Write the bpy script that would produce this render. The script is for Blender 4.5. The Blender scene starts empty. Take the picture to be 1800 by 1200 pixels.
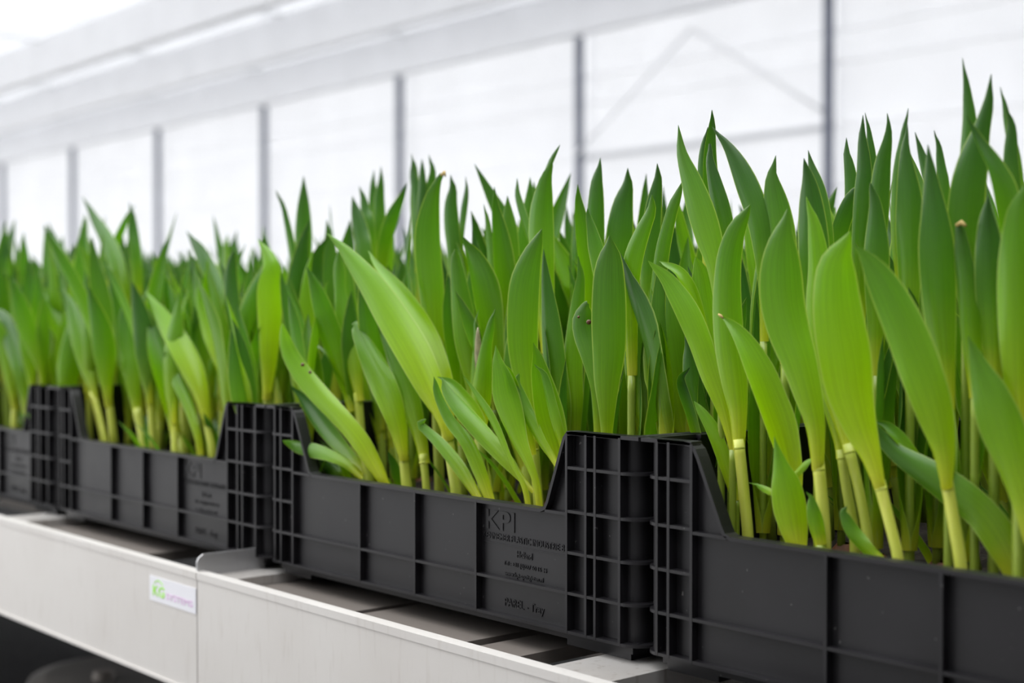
import bpy, bmesh, math, random
import numpy as np
from mathutils import Vector, Matrix

random.seed(7); np.random.seed(7)
scene = bpy.context.scene
COL = scene.collection

# ------------------------------------------------------------------ camera
F = 2500.0
YAW, PITCH = 0.861125, -0.0146687
CAM = Vector((1.42995, -0.853284, 0.276441))
cd = bpy.data.cameras.new('camera'); cam = bpy.data.objects.new('camera', cd); COL.objects.link(cam)
cam.location = CAM; cam.rotation_euler = (math.pi/2 + PITCH, 0, YAW)
cd.sensor_width = 36.0; cd.lens = F/1800*36.0; cd.clip_start = 0.02; cd.clip_end = 300
cd.dof.use_dof = True; cd.dof.focus_distance = 1.265; cd.dof.aperture_fstop = 4.0
scene.camera = cam

# ------------------------------------------------------------------ light
w = bpy.data.worlds.new('overcast_sky'); scene.world = w; w.use_nodes = True
bg = w.node_tree.nodes['Background']; bg.inputs[0].default_value = (0.98, 0.99, 1.0, 1); 
_nt = w.node_tree   # standard overcast sky: the zenith about three times as bright as the horizon
_tc = _nt.nodes.new('ShaderNodeTexCoord'); _sx = _nt.nodes.new('ShaderNodeSeparateXYZ'); _mr = _nt.nodes.new('ShaderNodeMapRange')
_mr.inputs['From Min'].default_value = 0.0; _mr.inputs['From Max'].default_value = 1.0; _mr.inputs['To Min'].default_value = 0.70; _mr.inputs['To Max'].default_value = 2.1
_nt.links.new(_tc.outputs['Generated'], _sx.inputs[0]); _nt.links.new(_sx.outputs[2], _mr.inputs['Value']); _nt.links.new(_mr.outputs[0], bg.inputs[1])
scene.view_settings.view_transform = 'Standard'; scene.view_settings.look = 'None'
scene.view_settings.gamma = 1.0; scene.view_settings.use_curve_mapping = False
scene.view_settings.exposure = 1.42

# ------------------------------------------------------------------ helpers
FWD = Vector((-math.sin(YAW)*math.cos(PITCH), math.cos(YAW)*math.cos(PITCH), math.sin(PITCH)))
RGT = Vector((math.cos(YAW), math.sin(YAW), 0))
UPV = RGT.cross(FWD)
def at(px, py, Y):
    """surveying helper: where the sight line through a picture point meets the upright plane y = Y"""
    d = FWD + RGT*((px-900)/F) + UPV*((600-py)/F)
    return CAM + d*((Y-CAM.y)/d.y)
def depth(P): return (P-CAM).dot(FWD)

def tag(o, label=None, cat=None, group=None, kind=None):
    if label: o['label'] = label
    if cat: o['category'] = cat
    if group: o['group'] = group
    if kind: o['kind'] = kind
    return o
def empty(name, loc):
    o = bpy.data.objects.new(name, None); COL.objects.link(o); o.location = loc; o.empty_display_size = 0.02
    return o
def link(name, me, parent=None, loc=None):
    o = bpy.data.objects.new(name, me); COL.objects.link(o)
    if parent: o.parent = parent
    if loc is not None: o.location = loc
    return o

ORD = ['first','second','third','fourth','fifth','sixth','seventh','eighth','ninth','tenth','eleventh']
class MB:
    def __init__(s): s.v = []; s.f = []
    def add(s, vs, fs):
        n = len(s.v); s.v += [tuple(q) for q in vs]; s.f += [tuple(i+n for i in f) for f in fs]; return s
    def box(s, x0, x1, y0, y1, z0, z1):
        return s.add([(x0,y0,z0),(x1,y0,z0),(x1,y1,z0),(x0,y1,z0),(x0,y0,z1),(x1,y0,z1),(x1,y1,z1),(x0,y1,z1)],
              [(0,3,2,1),(4,5,6,7),(0,1,5,4),(1,2,6,5),(2,3,7,6),(3,0,4,7)])
    def strip(s, A, B, z0, z1):
        """solid band between two plan polylines A and B"""
        n = len(A); vs = [(a[0],a[1],z) for z in (z0,z1) for a in A] + [(b[0],b[1],z) for z in (z0,z1) for b in B]
        fs = []
        for i in range(n-1):
            a0,a1,a2,a3 = i,i+1,n+i+1,n+i
            b0,b1,b2,b3 = 2*n+i,2*n+i+1,3*n+i+1,3*n+i
            fs += [(a0,a1,a2,a3),(b1,b0,b3,b2),(a3,a2,b2,b3),(a1,a0,b0,b1)]
        fs += [(0,n,3*n,2*n),(n-1,3*n-1,4*n-1,2*n-1)]
        return s.add(vs, fs)
    def ribbon_xz(s, path, y0, y1, t):
        """upright moulding: a path in x,z given a thickness t below it and a depth in y"""
        P = [Vector((p[0],0,p[1])) for p in path]; n = len(P); Q = []
        for i in range(n):
            T = (P[min(i+1,n-1)]-P[max(i-1,0)]).normalized(); Q.append(P[i]+Vector((T.z,0,-T.x))*t)
        vs = [(p.x,y,p.z) for y in (y0,y1) for p in P]+[(p.x,y,p.z) for y in (y0,y1) for p in Q]
        fs = []
        for i in range(n-1):
            fs += [(i+1,i,n+i,n+i+1),(2*n+i,2*n+i+1,3*n+i+1,3*n+i),(i,i+1,2*n+i+1,2*n+i),(n+i+1,n+i,3*n+i,3*n+i+1)]
        fs += [(0,2*n,3*n,n),(n-1,2*n-1,4*n-1,3*n-1)]
        return s.add(vs, fs)
    def prism_xz(s, poly, y0, y1):
        n = len(poly); vs = [(p[0],y,p[1]) for y in (y0,y1) for p in poly]
        return s.add(vs, [tuple(range(n)), tuple(range(2*n-1,n-1,-1))]+[((i+1)%n,i,n+i,n+(i+1)%n) for i in range(n)])
    def tube(s, pts, rad, k=10, caps=True):
        pts = [Vector(p) for p in pts]; n = len(pts); vs = []; fs = []
        if not hasattr(rad, '__len__'): rad = [rad]*n
        for i in range(n):
            T = (pts[min(i+1,n-1)]-pts[max(i-1,0)]).normalized()
            a = T.cross(Vector((0.31,0.95,0.05))).normalized(); b = T.cross(a)
            for j in range(k):
                q = 2*math.pi*j/k; vs.append(pts[i]+(a*math.cos(q)+b*math.sin(q))*rad[i])
        for i in range(n-1):
            for j in range(k):
                j2 = (j+1)%k; fs.append((i*k+j, i*k+j2, (i+1)*k+j2, (i+1)*k+j))
        if caps: fs += [tuple(range(k-1,-1,-1)), tuple((n-1)*k+j for j in range(k))]
        return s.add(vs, fs)
    def mesh(s, name, mat, smooth=False):
        me = bpy.data.meshes.new(name); me.from_pydata(s.v, [], s.f); me.materials.append(mat)
        if smooth: me.polygons.foreach_set('use_smooth', [True]*len(me.polygons))
        bm = bmesh.new(); bm.from_mesh(me); bmesh.ops.recalc_face_normals(bm, faces=bm.faces); bm.to_mesh(me); bm.free()
        me.update(); return me

# ------------------------------------------------------------------ materials
def newmat(name):
    m = bpy.data.materials.new(name); m.use_nodes = True
    nt = m.node_tree; return m, nt, nt.nodes['Principled BSDF'], nt.nodes['Material Output']
def nd(nt, t, **kw):
    n = nt.nodes.new(t)
    for k, v in kw.items(): setattr(n, k, v)
    return n
def ramp(nt, stops, inp):
    r = nd(nt, 'ShaderNodeValToRGB'); e = r.color_ramp.elements
    while len(e) < len(stops): e.new(0.5)
    for q, (p, c) in zip(e, stops): q.position = p; q.color = (*c, 1) if len(c) == 3 else c
    nt.links.new(inp, r.inputs[0]); return r
def mixc(nt, fac, a, b, mode='MIX'):
    m = nd(nt, 'ShaderNodeMix', data_type='RGBA', blend_type=mode)
    for i, v in ((0, fac), (6, a), (7, b)):
        if hasattr(v, 'is_linked'): nt.links.new(v, m.inputs[i])
        else: m.inputs[i].default_value = v if i == 0 else (*v, 1)
    return m.outputs[2]
def math_(nt, op, a, b=0.0, c=None):
    m = nd(nt, 'ShaderNodeMath', operation=op)
    for i, v in enumerate((a, b, c)):
        if v is None: continue
        if hasattr(v, 'is_linked'): nt.links.new(v, m.inputs[i])
        else: m.inputs[i].default_value = v
    return m.outputs[0]
def plain(name, col, rough=0.5, metal=0.0, noise=0.0, scale=20, spec=0.5):
    m, nt, p, out = newmat(name)
    p.inputs['Roughness'].default_value = rough; p.inputs['Metallic'].default_value = metal
    p.inputs['Specular IOR Level'].default_value = spec
    tc = nd(nt, 'ShaderNodeTexCoord'); n = nd(nt, 'ShaderNodeTexNoise'); n.inputs['Scale'].default_value = scale; n.inputs['Detail'].default_value = 5
    nt.links.new(tc.outputs['Object'], n.inputs['Vector'])
    lo = tuple(c*(1-noise) for c in col); hi = tuple(min(1, c*(1+noise)) for c in col)
    r = ramp(nt, [(0.3, lo), (0.7, hi)], n.outputs[0]); nt.links.new(r.outputs[0], p.inputs['Base Color'])
    return m

def leaf_material(name, stuff=False):
    m, nt, p, out = newmat(name); L = nt.links
    uv = nd(nt, 'ShaderNodeUVMap'); uv.uv_map = 'UVMap'
    sx = nd(nt, 'ShaderNodeSeparateXYZ'); L.new(uv.outputs[0], sx.inputs[0]); U, V = sx.outputs[0], sx.outputs[1]
    oi = nd(nt, 'ShaderNodeObjectInfo'); rnd = oi.outputs['Random']
    tc = nd(nt, 'ShaderNodeTexCoord')
    if stuff:
        nn = nd(nt, 'ShaderNodeTexNoise'); nn.inputs['Scale'].default_value = 28; L.new(tc.outputs['Object'], nn.inputs['Vector'])
        rnd = math_(nt, 'MULTIPLY_ADD', nn.outputs[0], 2.2, -0.6)
    # pale sheath at the foot, fresh green blade, bluer tip: the plant's own colouring
    fresh = ramp(nt, [(0.0,(0.64,0.71,0.08)),(0.08,(0.50,0.63,0.04)),(0.20,(0.28,0.50,0.008)),(0.45,(0.175,0.425,0.004)),(0.75,(0.095,0.290,0.014)),(1.0,(0.042,0.14,0.024))], V)
    blue = ramp(nt, [(0.0,(0.60,0.66,0.07)),(0.08,(0.42,0.54,0.04)),(0.22,(0.18,0.37,0.012)),(0.45,(0.082,0.245,0.014)),(0.72,(0.042,0.150,0.028)),(1.0,(0.020,0.070,0.026))], V)
    if stuff: col = mixc(nt, rnd, fresh.outputs[0], blue.outputs[0])
    else:   # each leaf carries its own shade: red = how blue-green, green = how lime
        sc_ = nd(nt, 'ShaderNodeSeparateColor'); L.new(oi.outputs['Color'], sc_.inputs[0])
        lime = ramp(nt, [(0.0,(0.72,0.76,0.09)),(0.10,(0.56,0.70,0.045)),(0.25,(0.39,0.62,0.008)),(0.5,(0.300,0.570,0.003)),(0.8,(0.210,0.490,0.006)),(1.0,(0.17,0.40,0.02))], V)
        col = mixc(nt, sc_.outputs[0], fresh.outputs[0], blue.outputs[0]); col = mixc(nt, sc_.outputs[1], col, lime.outputs[0])
    # parallel veins
    wv = math_(nt, 'SINE', math_(nt, 'MULTIPLY', U, 150.0))
    mp = nd(nt, 'ShaderNodeMapping'); mp.inputs['Scale'].default_value = (38, 1.6, 1); L.new(uv.outputs[0], mp.inputs[0])
    ns = nd(nt, 'ShaderNodeTexNoise'); ns.inputs['Scale'].default_value = 1.0; ns.inputs['Detail'].default_value = 3; L.new(mp.outputs[0], ns.inputs['Vector'])
    veins = math_(nt, 'ADD', math_(nt, 'MULTIPLY', wv, 0.055), math_(nt, 'MULTIPLY_ADD', ns.outputs[0], 0.75, 0.62))
    vc = nd(nt, 'ShaderNodeCombineColor'); [L.new(veins, vc.inputs[i]) for i in range(3)]
    col = mixc(nt, 1.0, col, vc.outputs[0], 'MULTIPLY')
    col = mixc(nt, 1.0, col, (0.85,0.80,0.60), 'MULTIPLY')
    # paler margin: light through the thin edge, put into the colour
    ed = math_(nt, 'ABSOLUTE', math_(nt, 'MULTIPLY_ADD', U, 2.0, -1.0))
    er = ramp(nt, [(0.90,(0,0,0)),(0.985,(1,1,1))], ed)
    col = mixc(nt, math_(nt, 'MULTIPLY', er.outputs[0], 0.75), col, (0.38,0.50,0.11))
    # waxy bloom on the outer face
    geo = nd(nt, 'ShaderNodeNewGeometry')
    bl = math_(nt, 'MULTIPLY', geo.outputs['Backfacing'], math_(nt, 'MULTIPLY', V, 0.16))
    colb = mixc(nt, bl, col, (0.16,0.31,0.10))
    L.new(colb, p.inputs['Base Color'])
    p.inputs['Roughness'].default_value = 0.33; p.inputs['Specular IOR Level'].default_value = 0.44
    bump = nd(nt, 'ShaderNodeBump'); bump.inputs['Strength'].default_value = 0.12; bump.inputs['Distance'].default_value = 0.0008
    L.new(veins, bump.inputs['Height']); L.new(bump.outputs[0], p.inputs['Normal'])
    tr = nd(nt, 'ShaderNodeBsdfTranslucent')
    tcol = mixc(nt, 1.0, col, (1.35,1.4,0.35), 'MULTIPLY'); L.new(tcol, tr.inputs[0])
    mx = nd(nt, 'ShaderNodeMixShader'); mx.inputs[0].default_value = 0.36
    L.new(p.outputs[0], mx.inputs[1]); L.new(tr.outputs[0], mx.inputs[2]); L.new(mx.outputs[0], out.inputs[0])
    return m
M_LEAF = leaf_material('tulip_leaf'); M_LEAF_STUFF = leaf_material('tulip_leaf_far', True)

def stem_material():
    m, nt, p, out = newmat('tulip_stem'); L = nt.links
    oi = nd(nt, 'ShaderNodeObjectInfo'); tc = nd(nt, 'ShaderNodeTexCoord')
    mp = nd(nt, 'ShaderNodeMapping'); mp.inputs['Scale'].default_value = (220, 220, 14); L.new(tc.outputs['Object'], mp.inputs[0])
    n = nd(nt, 'ShaderNodeTexNoise'); n.inputs['Scale'].default_value = 1; L.new(mp.outputs[0], n.inputs['Vector'])
    a = ramp(nt, [(0.25,(0.46,0.52,0.055)),(0.75,(0.58,0.61,0.11))], n.outputs[0])
    sc_ = nd(nt, 'ShaderNodeSeparateColor'); L.new(oi.outputs['Color'], sc_.inputs[0]); c = mixc(nt, sc_.outputs[0], a.outputs[0], (0.15,0.25,0.02))
    L.new(c, p.inputs['Base Color']); p.inputs['Roughness'].default_value = 0.36
    p.inputs['Subsurface Weight'].default_value = 0.15; p.inputs['Subsurface Radius'].default_value = (0.004,0.005,0.001)
    return m
M_STEM = stem_material()
M_TIP = plain('dry_leaf_tip', (0.42,0.30,0.10), 0.7, noise=0.3, scale=300)
M_SPOT = plain('brown_blemish', (0.10,0.035,0.012), 0.4, noise=0.4, scale=400)
M_BUD = plain('bud_skin', (0.22,0.20,0.10), 0.5, noise=0.35, scale=150)
M_BULB = plain('bulb_skin', (0.22,0.075,0.03), 0.55, noise=0.5, scale=60)
M_SOIL = plain('potting_soil', (0.020,0.014,0.010), 0.95, noise=0.6, scale=180)

def plastic_material():
    m, nt, p, out = newmat('black_plastic'); L = nt.links
    tc = nd(nt, 'ShaderNodeTexCoord')
    n1 = nd(nt, 'ShaderNodeTexNoise'); n1.inputs['Scale'].default_value = 14; n1.inputs['Detail'].default_value = 6; L.new(tc.outputs['Object'], n1.inputs['Vector'])
    n2 = nd(nt, 'ShaderNodeTexNoise'); n2.inputs['Scale'].default_value = 170; n2.inputs['Detail'].default_value = 2; L.new(tc.outputs['Object'], n2.inputs['Vector'])
    base = ramp(nt, [(0.3,(0.0065,0.006,0.0072)),(0.75,(0.0128,0.012,0.0142))], n1.outputs[0])
    sp = ramp(nt, [(0.735,(0,0,0)),(0.77,(1,1,1))], n2.outputs[0])
    c = mixc(nt, math_(nt, 'MULTIPLY', sp.outputs[0], 0.35), base.outputs[0], (0.35,0.33,0.33)); L.new(c, p.inputs['Base Color'])
    r = ramp(nt, [(0.3,(0.36,)*3),(0.7,(0.50,)*3)], n1.outputs[0]); L.new(r.outputs[0], p.inputs['Roughness'])
    p.inputs['Specular IOR Level'].default_value = 0.36
    return m
M_PLASTIC = plastic_material()

def aluminium_material(name, col, rough, metal, streak=0.25, dirt=(0.35,0.30,0.26)):
    m, nt, p, out = newmat(name); L = nt.links
    tc = nd(nt, 'ShaderNodeTexCoord')
    mp = nd(nt, 'ShaderNodeMapping'); mp.inputs['Scale'].default_value = (120, 120, 18); L.new(tc.outputs['Object'], mp.inputs[0])
    n1 = nd(nt, 'ShaderNodeTexNoise'); n1.inputs['Scale'].default_value = 1; n1.inputs['Detail'].default_value = 4; L.new(mp.outputs[0], n1.inputs['Vector'])
    n2 = nd(nt, 'ShaderNodeTexNoise'); n2.inputs['Scale'].default_value = 6; n2.inputs['Detail'].default_value = 6; L.new(tc.outputs['Object'], n2.inputs['Vector'])
    f = math_(nt, 'MULTIPLY', ramp(nt, [(0.56,(0,0,0)),(0.72,(1,1,1))], n1.outputs[0]).outputs[0], streak)
    f2 = math_(nt, 'MULTIPLY', ramp(nt, [(0.45,(0,0,0)),(0.8,(1,1,1))], n2.outputs[0]).outputs[0], streak)
    c = mixc(nt, f, col, dirt); c = mixc(nt, f2, c, dirt); L.new(c, p.inputs['Base Color'])
    p.inputs['Roughness'].default_value = rough; p.inputs['Metallic'].default_value = metal
    return m
M_ALU = aluminium_material('brushed_aluminium', (0.60,0.578,0.556), 0.42, 0.35, 0.16)
M_ALU_PLATE = aluminium_material('plate_aluminium', (0.45,0.45,0.46), 0.35, 0.7, 0.15)
M_ALU_TOP = aluminium_material('worn_aluminium', (0.60,0.58,0.56), 0.38, 0.5, 0.45, (0.22,0.17,0.13))
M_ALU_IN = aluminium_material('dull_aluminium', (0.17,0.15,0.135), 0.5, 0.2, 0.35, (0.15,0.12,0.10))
M_STICKER = plain('sticker_white', (0.70,0.70,0.74), 0.4)
M_GREEN = plain('sticker_green', (0.30,0.72,0.03), 0.5)
M_PURPLE = plain('sticker_purple', (0.64,0.42,0.64), 0.5)
M_POST = plain('painted_steel', (0.15,0.165,0.22), 0.5, noise=0.08, scale=3)
M_GIRT = plain('grey_girt', (0.66,0.67,0.69), 0.6)
M_WHITE = plain('white_paint', (0.90,0.905,0.92), 0.6, noise=0.03, scale=2)
M_BLOCK_DARK = plain('dark_light_block', (0.05,0.05,0.052), 0.85, noise=0.1, scale=2)
M_BLOCK_GREY = plain('grey_light_block', (0.34,0.34,0.345), 0.85, noise=0.1, scale=2)
M_FLOOR = plain('black_floor_sheet', (0.008,0.008,0.008), 0.95, noise=0.4, scale=30, spec=0.05)
M_FLOOR_OUT = plain('concrete_path', (0.16,0.155,0.15), 0.8, noise=0.2, scale=4)
M_DRUM = plain('grey_drum', (0.09,0.083,0.076), 0.6, noise=0.2, scale=10)
def cloth_material(name, col, t):
    m, nt, p, out = newmat(name); L = nt.links
    p.inputs['Base Color'].default_value = (*col,1); p.inputs['Roughness'].default_value = 0.8
    tc = nd(nt, 'ShaderNodeTexCoord'); n = nd(nt, 'ShaderNodeTexNoise'); n.inputs['Scale'].default_value = 1.2; L.new(tc.outputs['Object'], n.inputs['Vector'])
    r = ramp(nt, [(0.3, tuple(c*0.96 for c in col)), (0.7, col)], n.outputs[0])
    L.new(r.outputs[0], p.inputs['Base Color'])
    tr = nd(nt, 'ShaderNodeBsdfTranslucent'); L.new(r.outputs[0], tr.inputs[0])
    mx = nd(nt, 'ShaderNodeMixShader'); mx.inputs[0].default_value = t
    L.new(p.outputs[0], mx.inputs[1]); L.new(tr.outputs[0], mx.inputs[2]); L.new(mx.outputs[0], out.inputs[0])
    return m
M_SHEET = cloth_material('white_wall_sheeting', (0.84,0.842,0.852), 0.53)
M_SCREEN = cloth_material('white_screen_cloth', (0.82,0.825,0.84), 0.50)

# ------------------------------------------------------------------ greenhouse shell
WY = CAM.y + 12.0
FLOOR_Z = -0.78
def struct(name, mb, mat, loc=None):
    o = link(name, mb.mesh(name, mat), None, loc); o['kind'] = 'structure'; return o
fl = MB(); fl.box(-48, 12, -6, WY+0.2, FLOOR_Z-0.05, FLOOR_Z)
struct('floor', fl, M_FLOOR_OUT)
gc = MB(); gc.box(-14, 4, -0.6, 3.2, FLOOR_Z, FLOOR_Z+0.004); struct('floor_sheet', gc, M_FLOOR)  # near-black sheet added to keep the ground under the bench dark
POSTX = [-7.55-3.72*k for k in range(8)]
# back wall: rows of white sheeting, each row a panel of its own, hung on posts
wall = empty('wall_back', (-18, WY+0.10, FLOOR_Z)); wall['kind'] = 'structure'
zs = [FLOOR_Z, 0.0, 0.55, 1.1, 1.65, 2.27, 2.92, 3.25, 3.86, 4.5, 5.3]
for i in range(len(zs)-1):
    for k in range(9):
        x0 = -3.83-3.72*(k+0) ; x1 = x0+3.72
        b = MB(); b.box(x0+0.01+18, x1-0.01+18, 0, 0.006, zs[i]-FLOOR_Z+0.012, zs[i+1]-FLOOR_Z-0.012)
        link('panel', b.mesh('panel', M_SHEET), wall)
for i in range(1, len(zs)-1):
    b = MB(); r = 0.010
    b.box(-34+18+0.0, 0+18, -0.03, 0.0, zs[i]-FLOOR_Z-r, zs[i]-FLOOR_Z+r)
    link('girt', b.mesh('girt', M_WHITE), wall)
b = MB(); b.box(POSTX[1]+18, POSTX[0]+18, -0.07, -0.03, 2.27-FLOOR_Z-0.03, 2.27-FLOOR_Z+0.03); link('girt', b.mesh('girt', M_GIRT), wall)
names = ['behind the tall leaves of the rightmost tray', 'behind the tray with raised lettering, right of its middle', 'above the left part of the lettered tray',
         'above the gap between the lettered tray and the next tray left', 'above the middle of the blurred left tray',
         'second from the left edge of the picture', 'at the very left edge of the picture', 'beyond the left edge of the picture']
for k, x in enumerate(POSTX[:7]):
    b = MB(); b.box(-0.045,0.045,-0.04,0.04,0,5.3-FLOOR_Z); b.box(-0.09,0.09,-0.06,0.06,0,0.02)
    o = link('steel_post', b.mesh('steel_post', M_POST), None, (x, WY, FLOOR_Z))
    tag(o, 'blurred blue-grey steel post '+names[k], 'post', 'posts along the greenhouse wall')
# unseen walls right of and behind the photographer, added to block side light
b = MB(); b.box(4.2, 4.35, -4.0, WY+0.1, FLOOR_Z, 5.3); struct('wall_right_added', b, M_BLOCK_DARK)
b = MB(); b.box(-1.6, 4.2, -4.15, -4.0, FLOOR_Z, 5.3); struct('wall_front_added', b, M_BLOCK_GREY)
# thin cross bracing between two posts
br = empty('wall_brace', (POSTX[1], WY-0.05, 2.2)); tag(br, 'thin grey diagonal brace rods on the white wall between the two right posts', 'brace')
ap = at(1215, 50, WY-0.05)
for q in (at(1012, 272, WY-0.05), at(1445, 195, WY-0.05)):
    b = MB(); b.tube([ap-Vector(br.location), q-Vector(br.location)], 0.016, 6); link('rod', b.mesh('rod', M_WHITE, True), br)
# ceiling: long white beams and screen cloth over them
for n, (y, z0, hgt) in enumerate([(WY-0.15, 3.72, 0.75), (WY-2.05, 3.72, 0.55), (WY-3.8, 3.72, 0.55), (WY-7.2, 3.72, 0.55)]):
    b = MB(); b.box(-48, 6, y-0.12, y+0.04, z0, z0+hgt); struct('trim_%d' % (n+1), b, M_WHITE)
cl = empty('ceiling', (-20, WY-6, 4.26)); cl['kind'] = 'structure'
for k in range(14):
    b = MB(); x0 = -28+k*3.72; b.box(x0+0.02, x0+3.70, -2.2, 6.1, 0, 0.004); link('screen_panel', b.mesh('screen_panel', M_SCREEN), cl)
    b = MB(); b.box(x0-0.02, x0+0.02, -2.2, 6.1, -0.05, -0.002); link('ceiling_bar', b.mesh('ceiling_bar', M_WHITE), cl)

# ------------------------------------------------------------------ bench
RY = -0.08
def rail(name, x0, x1, label):
    e = empty(name, ((x0+x1)/2, RY, -0.142)); tag(e, label, 'bench rail', 'front rails of the growing bench')
    h = (x1-x0)/2
    b = MB(); b.box(-h, h, 0, 0.0035, 0, 0.1265); link('face', b.mesh('face', M_ALU), e)
    b = MB(); b.box(-h, h, -0.0012, 0.013, 0.1268, 0.1345); link('top_lip', b.mesh('top_lip', M_ALU), e)
    b = MB(); b.box(-h, h, -0.0015, 0.03, -0.004, 0.0); link('bottom_lip', b.mesh('bottom_lip', M_ALU), e)
    return e
railL = rail('bench_rail', -4.3, -0.0165, 'pale aluminium bench rail on the left carrying the small white sticker')
railR = rail('bench_rail', -0.0145, 1.6, 'pale aluminium bench rail in the foreground below the lettered tray')
SLAB_Z = -0.0135
slab_desc = {0.6: 'worn aluminium cross bar under the joint of the two right trays',
             0.0: 'aluminium cross bar beside the upright end plate at the rail joint',
             -0.6: 'blurred pale aluminium cross bar at the far left of the bench'}
for k in range(-7, 3):
    xb = 0.6*k
    x0, x1 = (xb-0.052, xb+0.018) if k != 0 else (xb-0.024, xb+0.022)
    b = MB(); b.box(x0-xb, x1-xb, RY+0.014, 1.25, -0.04, 0)
    o = link('cross_bar', b.mesh('cross_bar', M_ALU_TOP), None, (xb, 0, SLAB_Z))
    tag(o, slab_desc.get(round(xb,1), 'aluminium cross bar hidden under the trays, %s from the right' % ORD[2-k]), 'cross bar', 'cross bars of the bench')
# end plate at the rail joint
b = MB(); b.add(*(lambda P: ([(x,y,z) for x in (-0.0012,0.0012) for (y,z) in P],
   [tuple(range(len(P))), tuple(range(2*len(P)-1,len(P)-1,-1))]+[((i+1)%len(P),i,len(P)+i,len(P)+(i+1)%len(P)) for i in range(len(P))]))([(0,0),(0.12,0),(0.12,0.0245),(0.008,0.0245),(0.002,0.0205),(0,0.016)]))
ep = link('end_plate', b.mesh('end_plate', M_ALU_PLATE), None, (-0.024, RY+0.004, SLAB_Z))
tag(ep, 'small upright aluminium plate with clipped corner at the rail joint', 'plate')
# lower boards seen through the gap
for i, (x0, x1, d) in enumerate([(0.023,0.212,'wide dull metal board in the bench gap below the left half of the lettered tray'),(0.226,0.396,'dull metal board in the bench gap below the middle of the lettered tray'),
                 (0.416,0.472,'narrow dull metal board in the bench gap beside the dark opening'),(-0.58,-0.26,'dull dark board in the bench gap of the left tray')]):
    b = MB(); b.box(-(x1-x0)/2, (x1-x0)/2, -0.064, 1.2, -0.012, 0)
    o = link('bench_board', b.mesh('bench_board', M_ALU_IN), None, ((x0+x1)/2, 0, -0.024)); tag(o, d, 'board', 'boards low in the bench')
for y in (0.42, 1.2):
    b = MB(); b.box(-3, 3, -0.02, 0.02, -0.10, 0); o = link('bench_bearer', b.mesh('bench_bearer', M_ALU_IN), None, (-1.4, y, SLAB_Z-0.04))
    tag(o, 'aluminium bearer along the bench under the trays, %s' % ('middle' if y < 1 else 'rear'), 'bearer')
bl = empty('bench_underframe', (-1.4, 0.42, FLOOR_Z+0.004)); tag(bl, 'dark legs of the bench in the shade under the trays', 'bench frame')
for xx in (-3.6, -2.2, 0.7):
    b = MB(); b.box(-0.03,0.03,-0.03,0.03,0,0.62-0.0); link('leg', b.mesh('leg', M_DRUM), bl, (xx+1.4, 0, 0))
# vague round drum under the bench
dr = empty('round_drum', (-1.12, 0.36, FLOOR_Z+0.004)); tag(dr, 'dim grey round drum in the dark under the left rail', 'drum')
b = MB(); b.tube([(0,0,0),(0,0,0.02),(0,0,0.345),(0,0,0.373),(0,0,0.381)], [0.18,0.19,0.19,0.18,0.15], 40); link('drum_body', b.mesh('drum_body', M_DRUM, False), dr)
b = MB(); b.tube([(0.03,-0.06,0.379),(0.03,-0.06,0.395)], [0.022,0.019], 16); link('cap', b.mesh('cap', M_ALU_IN), dr)

def text_mesh(name, body, width, height, mat, extrude=0.0006, off=0.0):
    """lettering lying in the x-z plane facing -y, lower left corner at the origin"""
    cu = bpy.data.curves.new('t', 'FONT'); cu.body = body; cu.size = 1; cu.extrude = 0.02; cu.offset = off; cu.resolution_u = 3
    o = bpy.data.objects.new('t', cu); COL.objects.link(o)
    dg = bpy.context.evaluated_depsgraph_get(); dg.update()
    me = bpy.data.meshes.new_from_object(o.evaluated_get(dg)); bpy.data.objects.remove(o); bpy.data.curves.remove(cu)
    n = len(me.vertices); co = np.empty(n*3); me.vertices.foreach_get('co', co); co = co.reshape(-1,3)
    mn, mxx = co.min(0), co.max(0); s = (mxx-mn); s[s == 0] = 1
    q = (co-mn)/s
    out = np.stack([q[:,0]*width, -q[:,2]*extrude, q[:,1]*height], 1)
    me.vertices.foreach_set('co', out.ravel()); me.materials.clear(); me.materials.append(mat); me.name = name; me.update()
    return me
# sticker on the left rail
sk = empty('sticker', (-0.131, RY, -0.055)); tag(sk, 'small white maker sticker with green and purple lettering on the left rail', 'sticker')
b = MB(); b.box(0, 0.1135, -0.0008, 0, 0, 0.029); link('backing', b.mesh('backing', M_STICKER), sk)
o = link('green_lettering', text_mesh('green_lettering', 'KG', 0.029, 0.0125, M_GREEN, 0.0004, 0.012), sk, (0.009, -0.0008, 0.0065))
o = link('purple_lettering', text_mesh('purple_lettering', 'SYSTEMS', 0.063, 0.0072, M_PURPLE, 0.0004), sk, (0.0435, -0.0008, 0.0065))
A = [(0.012+0.022*t, 0.0215+0.0045*math.sin(math.pi*t)) for t in [i/10 for i in range(11)]]
b = MB(); b.ribbon_xz(A, -0.0012, -0.0008, 0.0011); link('green_arc', b.mesh('green_arc', M_GREEN), sk)

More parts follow.
